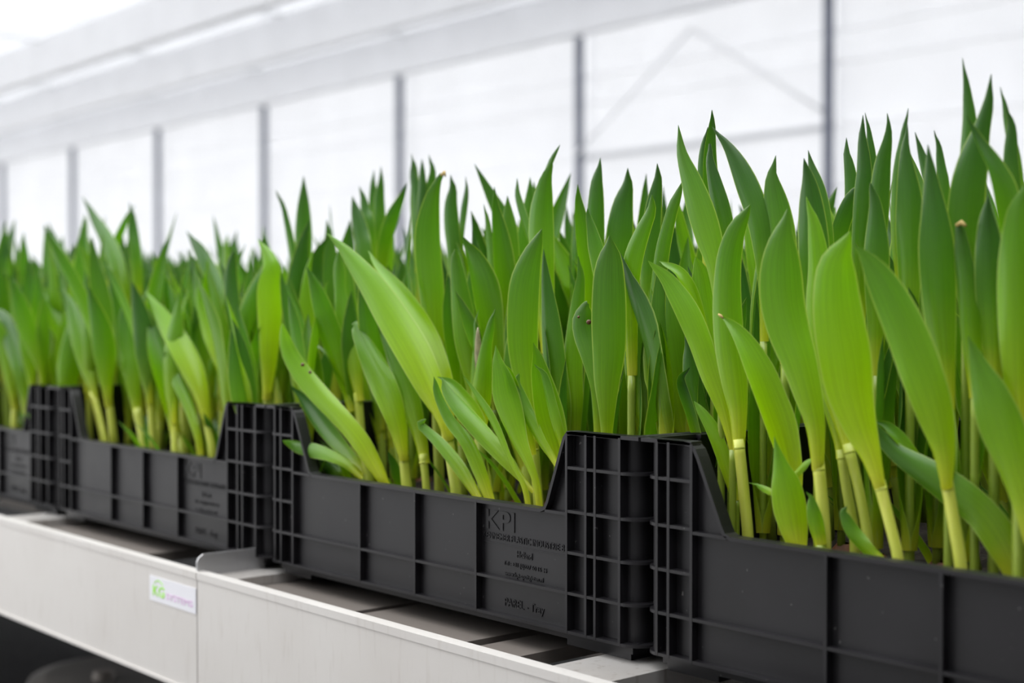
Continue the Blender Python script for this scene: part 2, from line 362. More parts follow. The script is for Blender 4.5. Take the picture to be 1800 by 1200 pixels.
# ------------------------------------------------------------------ trays
TL, TW, TH, RIM = 0.597, 0.398, 0.179, 0.107
LEVELS = [0.0, 0.0345, 0.0705, 0.107, 0.1455]
INS = 0.009
def contour(Wd, inset, mirror):
    r = 0.021; pts = [(Wd, inset), (r+0.004, inset), (r, inset)]
    if not mirror and inset > 0: pts = [(Wd, inset), (0.0186, inset), (0.0185, inset-0.006)]; inset -= 0.006; r = 0.0185
    elif not mirror: pts = [(Wd, 0), (0.0186, 0), (0.0185, 0)]; r = 0.0185
    for k in range(1, 13):
        a = math.pi/2*k/12; pts.append((r-(r-inset)*math.sin(a), r-(r-inset)*math.cos(a)))
    pts.append((inset, 0.07))
    return [(TL-x, y) for x, y in pts] if mirror else pts
def hrib(Wd, mirror, z0, z1, extra=0.0):
    return MB().strip(contour(Wd, 0, mirror), contour(Wd, INS+extra, mirror), z0, z1)
def shared(fn, cache={}):
    k = fn.__name__
    if k not in cache: cache[k] = fn()
    return cache[k]
FRONT_PATH = [(0.0,TH),(0.048,TH),(0.055,TH-0.0012),(0.0605,TH-0.0055),(0.064,TH-0.0115),(0.0885,RIM+0.0075),(0.0915,RIM+0.0022),(0.097,RIM),(0.473,RIM),
              (0.4785,RIM+0.0022),(0.4815,RIM+0.0075),(0.5015,TH-0.0115),(0.504,TH-0.0055),(0.508,TH-0.0012),(0.514,TH),(TL,TH)]
def flip(me_mb):   # turn a front moulding into the rear one
    q = MB(); q.v = [(TL-x, TW-y, z) for x, y, z in me_mb.v]; q.f = me_mb.f; return q
VR_L, VR_R = (0.018, 0.031, 0.056), (0.0225, 0.0525, 0.064, 0.0885)
def tower_backing(mirror):
    Wd = 0.056 if not mirror else 0.0885
    m = MB().strip(contour(Wd, INS, mirror), contour(Wd, INS+0.003, mirror), 0, TH-0.003)
    return m
def vrib(x): return MB().box(x-0.0014, x+0.0014, -0.0002, INS+0.001, 0.0, TH-0.002)
def ledge(side):
    return MB().box(0.0574, 0.093, 0, 0.0076, RIM-0.0026, RIM) if side == 0 else MB().box(0.480, TL-0.0899, 0, 0.0076, RIM-0.0026, RIM)
def gusset(side):
    if side == 0: P = [(0.054,RIM-0.003),(0.092,RIM-0.003),(0.0635,TH-0.012),(0.054,TH-0.004)]
    else: P = [(0.478,RIM-0.003),(0.511,RIM-0.003),(0.511,TH-0.004),(0.503,TH-0.012)]
    return MB().prism_xz(P, 0.0075, 0.0105)
def end_wall(mirror):
    m = MB(); x = lambda a: TL-a if mirror else a
    a, c = sorted((x(INS), x(INS+0.003))); m.box(a, c, 0.06, TW-0.06, 0, TH-0.003)
    a, c = sorted((x(0), x(INS+0.004)));  m.box(a, c, 0.06, TW-0.06, TH-0.003, TH)
    for z in LEVELS: a, c = sorted((x(0), x(INS))); m.box(a, c, 0.06, TW-0.06, z, z+0.0025)
    for y in (0.13, 0.2, 0.27): a, c = sorted((x(0), x(INS))); m.box(a, c, y-0.0014, y+0.0014, 0, TH-0.003)
    return m
def bottom():
    m = MB(); m.box(INS, TL-INS, INS, TW-INS, 0.0, 0.003)
    m.box(0.016, TL-0.016, 0.010, TW-0.010, -0.0075, 0.0)
    for x0, x1 in ((0.02,0.075),(TL-0.1,TL-0.02)):
        for y0, y1 in ((0.012,0.06),(TW-0.06,TW-0.012)): m.box(x0, x1, y0, y1, -0.0134, -0.007)
    return m
PANEL_RIBS = [0.188, 0.2845, 0.3815]
def front_panel(): return MB().box(0.0565, TL-0.089, 0.007, 0.010, 0.0, RIM-0.001)
TRAY_MESH = {}
def tm(key, fn, *a):
    if key not in TRAY_MESH: TRAY_MESH[key] = fn(*a).mesh(key.split('#')[0], M_PLASTIC)
    return TRAY_MESH[key]
LETTERS = [('KPI',0.3895,0.0795,0.0415,0.0185,0.02),('KENNEMER PLASTIC INDUSTRIE B',0.3857,0.0705,0.1135,0.0062,0.004),('Holland',0.4345,0.0572,0.0212,0.0062,0.006),
           ('Tel : +31 (0)227 60 16 44',0.4155,0.0469,0.060,0.0052,0.006),('www.kpi-spuitgieten.nl',0.4172,0.0373,0.0535,0.0056,0.006),('PAREL - Tray',0.417,0.0075,0.0552,0.0102,0.0)]
LET_MESH = []
def detailed_tray(x0, y0, label):
    t = empty('bulb_tray', (x0, y0, 0)); tag(t, label, 'tray', 'black plastic bulb trays along the front of the bench')
    link('tray_floor', tm('tray_floor', bottom), t)
    for rear in (0, 1):
        g = (lambda f, *a: (lambda: flip(f(*a)))) if rear else (lambda f, *a: (lambda: f(*a)))
        s = '#r' if rear else '#f'
        pn = link('rear_panel' if rear else 'front_panel', tm(('rear_panel' if rear else 'front_panel')+s, g(front_panel)), t)
        for i, x in enumerate(PANEL_RIBS):
            link('rib', tm('rib%s%d' % (s,i), g(lambda x=x: MB().box(x-0.0016, x+0.0016, -0.0002, 0.0075, 0.0004, RIM-0.002))), pn)
        link('rib', tm('rib%sm' % s, g(lambda: MB().box(0.0574, TL-0.0899, 0, 0.0075, LEVELS[1], LEVELS[1]+0.0026))), pn)
        link('rib', tm('rib%sb' % s, g(lambda: MB().box(0.0574, TL-0.0899, 0, 0.0105, 0.0, 0.0026))), pn)
        link('rim', tm('rim'+s, g(lambda: MB().ribbon_xz(FRONT_PATH, 0, 0.0125, 0.0032))), t)
        if not rear:
            if not LET_MESH:
                for (bd, x, z, wd, ht, off) in LETTERS: LET_MESH.append((text_mesh('lettering', bd, wd, ht, M_PLASTIC, 0.0009, off), x, z))
            for me, x, z in LET_MESH: link('lettering', me, pn, (x, 0.0071, z))
            b = tm('rule#', lambda: MB().box(0.386,0.507,0.0063,0.0072,0.0667,0.0675)); link('raised_line', b, pn)
        for mir in (0, 1):
            Wd = 0.0885 if mir else 0.056; k = s+'%d' % mir
            cp = link('corner_post', tm('corner_post'+k, g(tower_backing, mir)), t)
            link('gusset', tm('gusset'+k, g(gusset, mir)), cp)
            link('rib', tm('rib%sledge' % k, g(ledge, mir)), cp)
            for i, z in enumerate(LEVELS): link('rib', tm('rib%sh%d' % (k,i), g(hrib, Wd, mir, z, z+0.0026)), cp)
            link('rib', tm('rib%stop' % k, g(hrib, Wd, mir, TH-0.003, TH, 0.004)), cp)
            for i, d in enumerate(VR_R if mir else VR_L):
                link('rib', tm('rib%sv%d' % (k,i), g(vrib, TL-d if mir else d)), cp)
    for mir in (0, 1): link('end_wall', tm('end_wall#%d' % mir, end_wall, mir), t)
    return t
def simple_tray(x0, y0, c, r):
    if 'simple' not in TRAY_MESH:
        m = MB()
        for q in (bottom(), front_panel(), flip(front_panel()), end_wall(0), end_wall(1), tower_backing(0), tower_backing(1), flip(tower_backing(0)), flip(tower_backing(1)),
                  MB().ribbon_xz(FRONT_PATH, 0, 0.0125, 0.0032), flip(MB().ribbon_xz(FRONT_PATH, 0, 0.0125, 0.0032)), gusset(0), gusset(1), flip(gusset(0)), flip(gusset(1))):
            m.add(q.v, q.f)
        TRAY_MESH['simple'] = m.mesh('bulb_tray', M_PLASTIC)
    o = link('bulb_tray', TRAY_MESH['simple'], None, (x0, y0, 0))
    return tag(o, ('black bulb tray buried in leaves, %s row back, %s tray from the right' % (ORD[r], ORD[1-c]) if r else 'black front-row bulb tray past the left picture edge, %s tray from the right' % ORD[1-c]), 'tray', 'bulb trays behind the front row')
TRAY_LABEL = {1: 'near black plastic tray cut off by the right edge, out of focus', 0: 'sharp black plastic tray with readable raised lettering in the middle',
    -1: 'blurred black plastic tray left of the sharp lettered one, on the left rail', -2: 'strongly blurred black tray at the left edge of the picture'}
for c in range(-7, 2):
    if c >= -3: detailed_tray(0.6*c+0.0015, 0.0, TRAY_LABEL.get(c, 'black plastic tray just beyond the left picture edge'))
    else: simple_tray(0.6*c+0.0015, 0.0, c, 0)
    for r in (1, 2): simple_tray(0.6*c+0.0015, 0.402*r, c, r)
# soil in every tray
SOIL_Z = 0.078
def soil_mesh():
    nx, ny = 46, 30; m = MB(); rs = random.Random(3)
    for j in range(ny):
        for i in range(nx): m.v.append((0.0125+(TL-0.025)*i/(nx-1), 0.0115+(TW-0.023)*j/(ny-1), rs.uniform(-0.006,0.004)))
    for j in range(ny-1):
        for i in range(nx-1): m.f.append((j*nx+i, j*nx+i+1, (j+1)*nx+i+1, (j+1)*nx+i))
    n = len(m.v); m.add([(0.0125,0.0115,-0.06),(TL-0.0125,0.0115,-0.06),(TL-0.0125,TW-0.0115,-0.06),(0.0125,TW-0.0115,-0.06)], [(0,3,2,1)])
    return m.mesh('potting_soil', M_SOIL)
SM = soil_mesh()
for c in range(-7, 2):
    for r in range(3):
        o = link('potting_soil', SM, None, (0.6*c+0.0015, 0.402*r, SOIL_Z)); tag(o, 'dark potting soil in the %s, %s tray from the right' % (['front row','second row','third row'][r], ORD[1-c]), 'soil', 'soil in the trays', 'stuff')

# ------------------------------------------------------------------ tulips
def catmull(P, n):
    P = [np.array(p, float) for p in P]; m = len(P)
    d = [0.0]
    for i in range(1, m): d.append(d[-1]+max(1e-6, np.linalg.norm(P[i][:3]-P[i-1][:3])))
    out = []
    for k in range(n):
        s = d[-1]*k/(n-1); i = min(max(j for j in range(m) if d[j] <= s+1e-12), m-2)
        t = (s-d[i])/(d[i+1]-d[i])
        p0 = P[i-1] if i > 0 else 2*P[0]-P[1]; p1, p2 = P[i], P[i+1]; p3 = P[i+2] if i+2 < m else 2*P[-1]-P[-2]
        out.append(0.5*((2*p1)+(-p0+p2)*t+(2*p0-5*p1+4*p2-p3)*t*t+(-p0+3*p1-3*p2+p3)*t**3))
    return np.array(out)

def leaf_geo(C, hw, N0, phi, nu=8, ripple=0.0, phase=0.0, ufreq=9.0):
    """C (n,3) midrib, hw visible half width, N0 (n,3) inner-face guide, phi (n) how far the blade is rolled"""
    n = len(C); T = np.gradient(C, axis=0); T /= np.linalg.norm(T, axis=1)[:,None]
    N = N0-T*np.sum(T*N0, 1)[:,None]; N /= np.linalg.norm(N, axis=1)[:,None]+1e-9
    B = np.cross(T, N)
    vs = np.empty((n, nu+1, 3)); uv = np.empty((n, nu+1, 2)); s = np.linspace(0, 1, n)
    h = phi/2; R = np.where(h >= math.pi/2, hw, hw/np.sin(np.minimum(h, math.pi/2)))
    for j in range(nu+1):
        v = 2*j/nu-1; a = v*h
        wob = ripple*hw*abs(v)**2.5*np.sin(s*ufreq+phase+(1.7 if v > 0 else 0))
        vs[:,j] = C+B*(R*np.sin(a))[:,None]+N*((R*(1-np.cos(a)))+wob)[:,None]
        uv[:,j,0] = j/nu; uv[:,j,1] = s
    idx = np.arange(n*(nu+1)).reshape(n, nu+1)
    f = np.stack([idx[:-1,:-1], idx[:-1,1:], idx[1:,1:], idx[1:,:-1]], -1).reshape(-1,4)
    return vs.reshape(-1,3), f, uv.reshape(-1,2)
def geo_mesh(name, vs, f, uv, mat):
    me = bpy.data.meshes.new(name); me.vertices.add(len(vs)); me.vertices.foreach_set('co', np.ascontiguousarray(vs, dtype=np.float32).ravel())
    me.loops.add(len(f)*4); me.loops.foreach_set('vertex_index', np.ascontiguousarray(f, dtype=np.int32).ravel())
    me.polygons.add(len(f)); me.polygons.foreach_set('loop_start', np.arange(0, len(f)*4, 4, dtype=np.int32)); me.polygons.foreach_set('loop_total', np.full(len(f), 4, dtype=np.int32))
    ul = me.uv_layers.new(name='UVMap'); ul.data.foreach_set('uv', np.ascontiguousarray(uv[f.ravel()], dtype=np.float32).ravel())
    me.polygons.foreach_set('use_smooth', [True]*len(f)); me.materials.append(mat); me.update(calc_edges=True); me.validate(); return me

def bulb_mesh():
    m = MB(); prof = [(0,-0.02),(0.010,-0.017),(0.0165,-0.008),(0.0165,0.002),(0.011,0.012),(0.006,0.018)]
    k = 12; vs = []; fs = []
    for r, z in prof:
        for j in range(k): vs.append((r*math.cos(2*math.pi*j/k), r*math.sin(2*math.pi*j/k), z))
    for i in range(len(prof)-1):
        for j in range(k): fs.append((i*k+j, i*k+(j+1)%k, (i+1)*k+(j+1)%k, (i+1)*k+j))
    return m.add(vs, fs).mesh('bulb', M_BULB, True)
BULB = bulb_mesh()

# ---- plants traced one by one: each leaf runs from foot to tip as (x, y, half width) survey points on the plane y = Y
HERO = [
# ---- middle tray, front row, left to right
('tulip whose long yellow-green leaf with brown marks sprawls left over the sharp tray', .035, [
  ('L', .035, -.015, 165, 1.01, [(675,850,9),(655,815,16),(632,775,22),(600,737,24),(565,700,24),(532,660,22),(508,620,17),(500,590,10),(500,567,0)]),
  ('S', .05, [(650,852,9),(643,812,8),(640,780,8)]), ('D', -.004, [(532,641,3.5)]), ('D', -.002, [(545,654,3)])]),
('low tulip leaf lying flat across the left front rim of the sharp tray', .03, [
  ('L', .03, -.014, 200, 1.14, [(637,840,5),(610,815,9),(580,800,12),(550,790,14),(522,783,12),(508,778,6),(500,774,0)])]),
('dark green tulip leaning left out of the corner of the sharp tray', .05, [
  ('L', .05, .02, 30, 1.40, [(640,835,9),(605,795,18),(568,752,21),(542,716,17),(526,692,8),(516,677,0)]),
  ('L', .07, .06, 180, 1.40, [(600,850,10),(585,825,16),(572,806,14),(563,790,0)])]),
('tulip with a smooth mid-height leaf bending left to a hooked brownish tip', .045, [
  ('S', .045, [(716,866,10),(712,830,9),(709,792,9)]),
  ('L', .045, .03, 185, 1.27, [(709,797,9),(700,750,17),(684,700,24),(663,650,25),(643,610,20),(628,583,12),(617,566,5),(611,570,0)])]),
('slender tulip with a pale jointed stem left of the hooked leaf', .08, [
  ('S', .08, [(640,840,9),(634,755,8),(629,690,8)]),
  ('L', .08, .08, 170, 1.66, [(629,692,8),(622,650,14),(611,600,17),(603,550,15),(597,510,10),(596,470,10),(598,440,0)]),
  ('L', .075, .06, 60, 1.40, [(612,725,7),(600,680,10),(585,645,8),(570,620,6),(555,608,5),(541,603,0)])]),
('tulip with a narrow arching leaf tucked below the great diagonal leaf', .055, [
  ('S', .055, [(750,868,7),(747,830,7),(743,798,8)]),
  ('L', .055, .06, 170, 1.27, [(743,802,9),(731,745,15),(715,690,21),(700,640,19),(682,590,15),(665,550,9),(655,518,0)])]),
('tulip with the great bright diagonal leaf rising left across the middle', .04, [
  ('S', .045, [(803,872,10),(795,820,10),(785,757,10)]),
  ('L', .045, .015, 172, 1.08, [(786,762,10),(776,728,15),(757,684,27),(727,622,35),(690,560,35),(655,506,30),(622,462,21),(597,431,10),(576,409,0)]),
  ('L', .065, .07, 10, 1.27, [(790,745,8),(776,670,20),(750,595,24),(708,522,18),(664,468,8),(642,440,0)])]),
('small tulip leaf with curled tip in front of the stems, lower middle', .02, [
  ('L', .025, .012, 175, 1.27, [(840,875,8),(818,838,13),(797,808,15),(772,778,14),(750,757,11),(738,746,7),(744,736,0)])]),
('tulip with two short leaves opening left low in the sharp tray', .02, [
  ('L', .022, .005, 180, 1.27, [(862,880,9),(842,825,13),(820,776,14),(792,741,12),(774,705,9),(765,680,6),(758,662,0)]),
  ('L', .03, .0, 190, 1.14, [(938,864,5),(915,838,9),(890,808,16),(862,776,20),(832,742,22),(805,712,19),(785,686,12),(767,663,0)]),
  ('L', .035, .015, 5, 1.66, [(860,776,6),(838,728,12),(815,697,13),(792,673,9),(768,662,0)])]),
('tulip with a thin twisted shoot crossing the bright leaf, lower middle', .015, [
  ('L', .018, .0, 120, 1.79, [(925,890,5),(916,852,7),(898,816,9),(880,777,11),(859,732,12),(836,694,9),(822,672,4),(815,660,0)])]),
('tulip with a bright yellow-green wavy leaf above the raised logo', .02, [
  ('L', .022, .004, 160, 1.40, [(946,892,6),(941,850,7),(930,815,10),(912,775,17),(898,735,23),(886,695,24),(880,660,17),(872,630,8),(866,607,0)]),
  ('L', .03, .012, 20, 1.66, [(935,800,6),(920,740,10),(903,690,12),(893,655,8),(884,636,0)])]),
('tulip with a narrow leaf slanting to the right post of the sharp tray', .03, [
  ('L', .03, .02, 150, 1.27, [(979,824,4),(960,790,9),(940,755,13),(922,720,14),(910,685,10),(905,665,5),(904,656,0)])]),
('tulip with a pointed folded leaf beside the right post of the sharp tray', .04, [
  ('L', .045, .03, 10, 1.27, [(986,830,8),(979,785,20),(966,735,26),(956,690,23),(948,650,16),(944,620,7),(943,602,0)]),
  ('L', .04, .025, 150, 1.40, [(990,800,6),(978,745,10),(966,700,11),(957,665,8),(950,640,0)])]),
('small budding tulip with two narrow upright leaves in the middle', .06, [
  ('L', .06, .055, 180, 2.18, [(846,760,9),(847,700,17),(850,655,15),(855,610,10),(862,575,7),(866,543,0)]),
  ('L', .07, .07, 120, 1.66, [(835,740,8),(828,690,11),(830,640,10),(833,600,7),(832,545,0)]),
  ('B', .065, [(842,655,6),(841,620,7),(840,590,4),(840,575,1)])]),
('tulip with a broad upright pale leaf pointing up right of the bud', .06, [
  ('S', .06, [(947,890,9),(942,830,9),(938,775,9)]),
  ('L', .06, .055, 180, 1.53, [(938,780,9),(935,730,14),(927,680,20),(920,620,26),(919,560,28),(923,500,27),(934,455,19),(945,425,10),(953,402,0)])]),
('tulip with a dull green blade just right of the broad upright leaf', .085, [
  ('L', .085, .085, 165, 1.40, [(986,800,13),(983,720,20),(975,650,21),(968,580,19),(961,510,11),(957,465,5),(956,438,0)])]),
('tall tulip blade with a broken dry tip left of the middle', .1, [
  ('S', .1, [(772,830,9),(768,740,9),(765,655,9)]),
  ('L', .1, .1, 185, 1.66, [(765,660,10),(764,600,17),(762,550,20),(759,500,23),(754,450,24),(753,400,22),(760,350,14),(769,322,7),(777,306,4)]),
  ('T', .1, [(776,308,4),(781,303,5),(783,310,2)])]),
('dark upright tulip blade left of the broken tip', .11, [
  ('L', .11, .11, 90, 1.66, [(724,640,8),(718,520,12),(714,470,14),(715,425,11),(718,400,5),(721,377,0)])]),
('tulip with a hooded pale leaf right of the broken tip', .09, [
  ('S', .09, [(848,850,9),(843,780,9),(838,715,9)]),
  ('L', .09, .085, 182, 1.79, [(838,720,10),(832,660,17),(822,600,23),(814,550,20),(807,500,15),(803,465,11),(803,446,6),(804,438,2)])]),
('tulip with an open trough-shaped leaf showing its inner side, centre', .1, [
  ('L', .1, .09, 25, 2.31, [(870,720,10),(868,660,16),(862,600,22),(856,550,25),(846,500,25),(834,460,19),(826,437,10),(821,415,0)])]),
('tulip with a rolled leaf and pointed tip above the trough-shaped leaf', .13, [
  ('L', .13, .12, 25, 2.05, [(895,640,10),(891,560,17),(886,500,20),(880,450,19),(873,400,15),(868,360,8),(865,328,0)]),
  ('L', .12, .12, 150, 1.66, [(880,640,8),(875,570,12),(868,500,13),(860,430,9),(856,390,5),(854,359,0)]),
  ('L', .145, .14, 180, 1.53, [(908,600,8),(905,540,12),(901,480,14),(898,440,15),(896,400,13),(893,370,8),(890,344,0)])]),
('tulip with a thin leaf edge slanting behind the broad upright leaf', .15, [
  ('L', .15, .15, 140, 1.40, [(955,560,9),(946,480,10),(935,430,10),(922,392,10),(912,358,8),(907,335,5),(905,313,0)])]),
('tall tulip with twin crossed tips above the centre', .12, [
  ('L', .13, .12, 120, 1.66, [(940,560,10),(942,480,14),(938,410,16),(946,345,14),(960,297,9),(972,269,5),(980,254,0)]),
  ('L', .115, .115, 175, 1.66, [(962,620,12),(958,550,16),(956,480,18),(951,420,23),(951,370,21),(957,325,13),(962,297,6),(964,278,0)])]),
('tulip pair of blades just right of the broken tip on the skyline', .16, [
  ('L', .16, .16, 160, 1.66, [(797,560,9),(796,450,13),(792,400,14),(791,360,12),(796,330,7),(800,307,0)]),
  ('L', .17, .17, 130, 1.40, [(803,520,8),(808,420,10),(812,370,9),(818,340,6),(823,310,0)])]),
('cluster-headed tulip with four thin tips on the skyline left of the broken tip', .2, [
  ('L', .2, .2, 170, 1.66, [(738,560,9),(741,430,11),(741,370,10),(742,330,8),(741,300,5),(740,279,0)]),
  ('L', .205, .2, 160, 1.40, [(742,520,9),(736,420,14),(733,360,12),(727,320,9),(722,300,5),(719,282,0)]),
  ('L', .21, .21, 200, 1.40, [(744,520,9),(750,400,11),(757,340,10),(761,310,7),(762,290,4),(761,272,0)]),
  ('L', .215, .215, 170, 1.40, [(736,480,7),(730,380,9),(729,330,8),(729,300,5),(729,270,0)])]),
('tulip with clustered tips on the skyline above the great diagonal leaf', .18, [
  ('L', .18, .18, 170, 1.53, [(650,560,9),(640,450,15),(633,410,15),(627,380,11),(623,362,6),(621,344,0)]),
  ('L', .2, .2, 170, 1.53, [(652,500,8),(649,400,10),(642,370,9),(638,345,5),(636,327,0)])]),
('tulip with three dark tips on the skyline near the left-middle post', .22, [
  ('L', .22, .22, 180, 1.53, [(668,520,8),(668,400,10),(667,350,9),(670,320,5),(671,292,0)]),
  ('L', .23, .23, 180, 1.53, [(662,500,8),(658,390,9),(656,340,7),(655,298,0)]),
  ('L', .2, .2, 200, 1.40, [(668,520,9),(677,430,13),(690,385,13),(703,355,9),(710,337,5),(713,321,0)])]),
('dark single spear-shaped tulip blade at the left end of the sharp tray', .15, [
  ('L', .15, .15, 180, 1.79, [(536,620,8),(534,540,9),(533,490,11),(534,450,14),(534,410,15),(534,370,12),(534,340,7),(533,309,0)])]),
('tulip with a two-toned blade beside the dark spear-shaped one', .12, [
  ('L', .12, .12, 60, 1.92, [(532,640,8),(525,560,11),(517,500,14),(510,450,16),(504,410,15),(497,370,9),(493,350,5),(491,334,0)])]),
('tulip with a broad sheet-like bright leaf above the joint with the left tray', .06, [
  ('S', .06, [(466,800,8),(468,740,7),(470,688,7)]),
  ('L', .06, .06, 180, 1.27, [(470,690,8),(473,620,16),(474,560,21),(474,510,22),(477,472,16),(470,446,11),(459,419,0)])]),
('tulip with yellowish inner leaves behind the sprawling marked leaf', .1, [
  ('L', .1, .1, 180, 1.53, [(540,760,9),(528,680,14),(520,620,15),(514,560,11),(513,520,6),(515,505,0)]),
  ('L', .11, .11, 180, 1.40, [(552,760,9),(548,680,16),(543,600,18),(540,540,15),(540,490,8),(545,440,0)])]),
('tulip with a bluish blade arching right behind the great diagonal leaf', .14, [
  ('L', .14, .14, 190, 1.53, [(590,700,9),(578,620,17),(566,560,18),(556,510,17),(556,470,14),(562,440,9),(570,415,0)])]),
# ---- plants at the joint of the two right trays
('tulip with a broad upright leaf standing behind the right post of the sharp tray', .06, [
  ('L', .06, .05, 180, 1.27, [(1068,830,10),(1067,768,10),(1067,720,15),(1067,670,23),(1070,620,29),(1070,570,31),(1070,520,30),(1070,480,27),(1072,450,20),(1074,430,9),(1074,413,0)])]),
('tulip with a doubled-over leaf marked by a brown hole, beside the broad upright leaf', .075, [
  ('L', .075, .07, 178, 1.53, [(1052,790,8),(1052,690,13),(1040,630,18),(1028,590,20),(1024,562,18),(1030,542,12),(1042,532,4)]),
  ('D', .066, [(1035,566,4.5)]), ('D', .064, [(1017,557,2.5)])]),
('tulip with a plain tall blade left of the leaf with the brown hole', .1, [
  ('L', .1, .1, 175, 1.40, [(1010,800,14),(1009,720,17),(1006,650,18),(1010,590,16),(1016,530,12),(1022,480,6),(1024,450,0)])]),
('tulip with a cupped leaf rising behind the doubled-over leaf', .125, [
  ('L', .125, .12, 30, 1.92, [(1034,640,10),(1032,560,15),(1028,480,18),(1022,415,16),(1017,372,11),(1013,345,6),(1012,324,0)])]),
('tall dark tulip spire above the broad upright leaf', .14, [
  ('L', .14, .14, 170, 1.79, [(1040,640,10),(1042,540,14),(1044,450,17),(1045,390,16),(1047,340,13),(1048,310,9),(1046,295,5),(1045,277,0)])]),
('tulip with a pale bent leaf tip close behind the broad upright leaf', .09, [
  ('L', .09, .085, 190, 1.40, [(1066,600,10),(1063,520,14),(1055,465,15),(1047,430,14),(1040,400,9),(1035,380,5),(1034,366,0)])]),
('tulip with a wide dark blade slanting right on the skyline, centre right', .16, [
  ('L', .16, .16, 175, 1.53, [(1085,600,11),(1085,520,16),(1086,450,21),(1089,405,24),(1094,360,19),(1103,325,10),(1109,295,0)])]),
('tulip with a slim curved leaf leaning right above the broad upright leaf', .08, [
  ('L', .08, .075, 170, 1.66, [(1110,660,9),(1107,560,13),(1107,500,16),(1113,452,18),(1127,410,15),(1142,376,10),(1150,355,5),(1153,342,0)])]),
('tulip with a dark pointed blade behind the slim curved leaf', .14, [
  ('L', .14, .14, 180, 1.53, [(1138,620,9),(1140,540,13),(1141,470,16),(1144,420,17),(1148,370,15),(1154,330,10),(1160,305,5),(1162,287,0)])]),
('tulip with a long S-curved leaf between the two right trays', .1, [
  ('L', .1, .1, 160, 1.66, [(1140,790,8),(1145,700,12),(1147,640,17),(1150,570,18),(1155,500,14),(1163,440,13),(1175,390,11),(1185,350,9),(1193,318,0)])]),
('tulip with a pointed half-height leaf right of the broad upright leaf', .09, [
  ('L', .09, .09, 175, 1.27, [(1142,790,10),(1136,730,20),(1124,675,24),(1116,620,20),(1112,570,13),(1109,512,0)])]),
('tulip with a lime-green leaf folding over to the left at the tray joint', .05, [
  ('L', .055, .03, 170, 1.14, [(1288,790,8),(1270,715,14),(1248,655,21),(1228,597,23),(1205,543,23),(1180,501,18),(1163,476,10),(1150,458,0)]),
  ('L', .06, .05, 15, 1.79, [(1245,620,8),(1225,545,12),(1208,500,13),(1188,473,10),(1152,459,0)])]),
('tulip with a glowing yellow-green upright leaf beside the folding one', .07, [
  ('L', .07, .06, 180, 1.40, [(1285,760,8),(1268,660,13),(1252,592,19),(1241,540,22),(1234,495,19),(1231,465,9),(1229,451,0)])]),
('tulip on a bare pale jointed stem at the left end of the near tray', .04, [
  ('S', .04, [(1315,945,10),(1306,850,10),(1298,772,10)]),
  ('L', .04, .045, 180, 2.05, [(1298,778,11),(1297,725,16),(1291,672,23),(1283,612,26),(1279,550,26),(1279,500,24),(1283,450,22),(1293,410,18),(1304,384,12),(1314,359,0)])]),
('tulip with a tall light green blade tapering to the left, right of centre', .06, [
  ('L', .06, .055, 165, 1.27, [(1268,640,8),(1265,540,11),(1258,470,17),(1245,420,24),(1230,370,26),(1214,320,21),(1200,280,13),(1193,250,7),(1189,220,0)])]),
('tulip with dark spires around a bud, right of centre on the skyline', .09, [
  ('L', .095, .095, 20, 1.92, [(1256,560,9),(1252,460,14),(1250,380,17),(1247,330,17),(1246,285,14),(1248,250,10),(1250,220,6),(1250,193,0)]),
  ('L', .085, .085, 180, 1.79, [(1275,520,9),(1276,420,14),(1268,370,17),(1256,320,13),(1248,285,8),(1242,252,2)]),
  ('L', .1, .1, 170, 1.40, [(1242,480,8),(1237,340,10),(1235,285,9),(1237,250,5),(1238,223,0)])]),
('tulip with a thick dark blade leaning left over its neighbours, right of centre', .08, [
  ('L', .085, .075, 170, 1.40, [(1342,600,8),(1342,500,10),(1338,425,18),(1328,372,22),(1312,326,22),(1295,286,17),(1277,253,9),(1259,223,0)])]),
('tulip with a smooth tapering blade behind the big pale leaf of the near tray', .09, [
  ('L', .09, .09, 175, 1.40, [(1380,640,10),(1378,560,18),(1375,480,25),(1371,420,28),(1364,365,24),(1358,325,15),(1354,300,7),(1353,273,0)])]),
('tulip with a big pale upright leaf on a thick stem in the near tray', .03, [
  ('S', .03, [(1450,948,11),(1445,880,11),(1438,810,11)]),
  ('L', .03, .02, 180, 1.33, [(1438,815,11),(1434,750,17),(1420,690,26),(1403,630,33),(1386,580,38),(1375,530,39),(1372,480,37),(1373,440,29),(1375,405,16),(1375,366,0)])]),
('tulip with a yellow-tipped troughed leaf at the left of the near tray', .045, [
  ('L', .045, .03, 12, 1.40, [(1397,880,9),(1386,810,20),(1372,752,29),(1355,702,30),(1335,651,28),(1312,606,21),(1290,575,13),(1265,553,0)]), ('T', .03, [(1271,559,2),(1267,555,4),(1263,552,2)])]),
('short tulip shoot with a yellow beak behind the near tray rim', .02, [
  ('L', .022, .016, 180, 1.66, [(1404,968,15),(1396,930,25),(1388,890,30),(1381,850,26),(1373,820,15),(1366,790,6),(1361,767,0)]),
  ('L', .03, .03, 150, 1.27, [(1388,850,7),(1405,826,9),(1420,812,7),(1432,803,0)]),
  ('L', .03, .025, 190, 1.27, [(1372,872,5),(1350,862,7),(1336,855,5),(1326,848,0)])]),
('small tulip with a drooping yellow-tipped leaf behind the near tray post', .06, [
  ('L', .06, .05, 175, 1.40, [(1294,880,8),(1272,805,13),(1255,761,14),(1238,731,11),(1226,715,7),(1217,705,0)])]),
('tulip with a rolled grey-green leaf just behind the near tray post', .085, [
  ('L', .085, .08, 180, 1.92, [(1248,820,16),(1232,745,20),(1221,692,18),(1215,650,15),(1212,618,10),(1212,587,0)]),
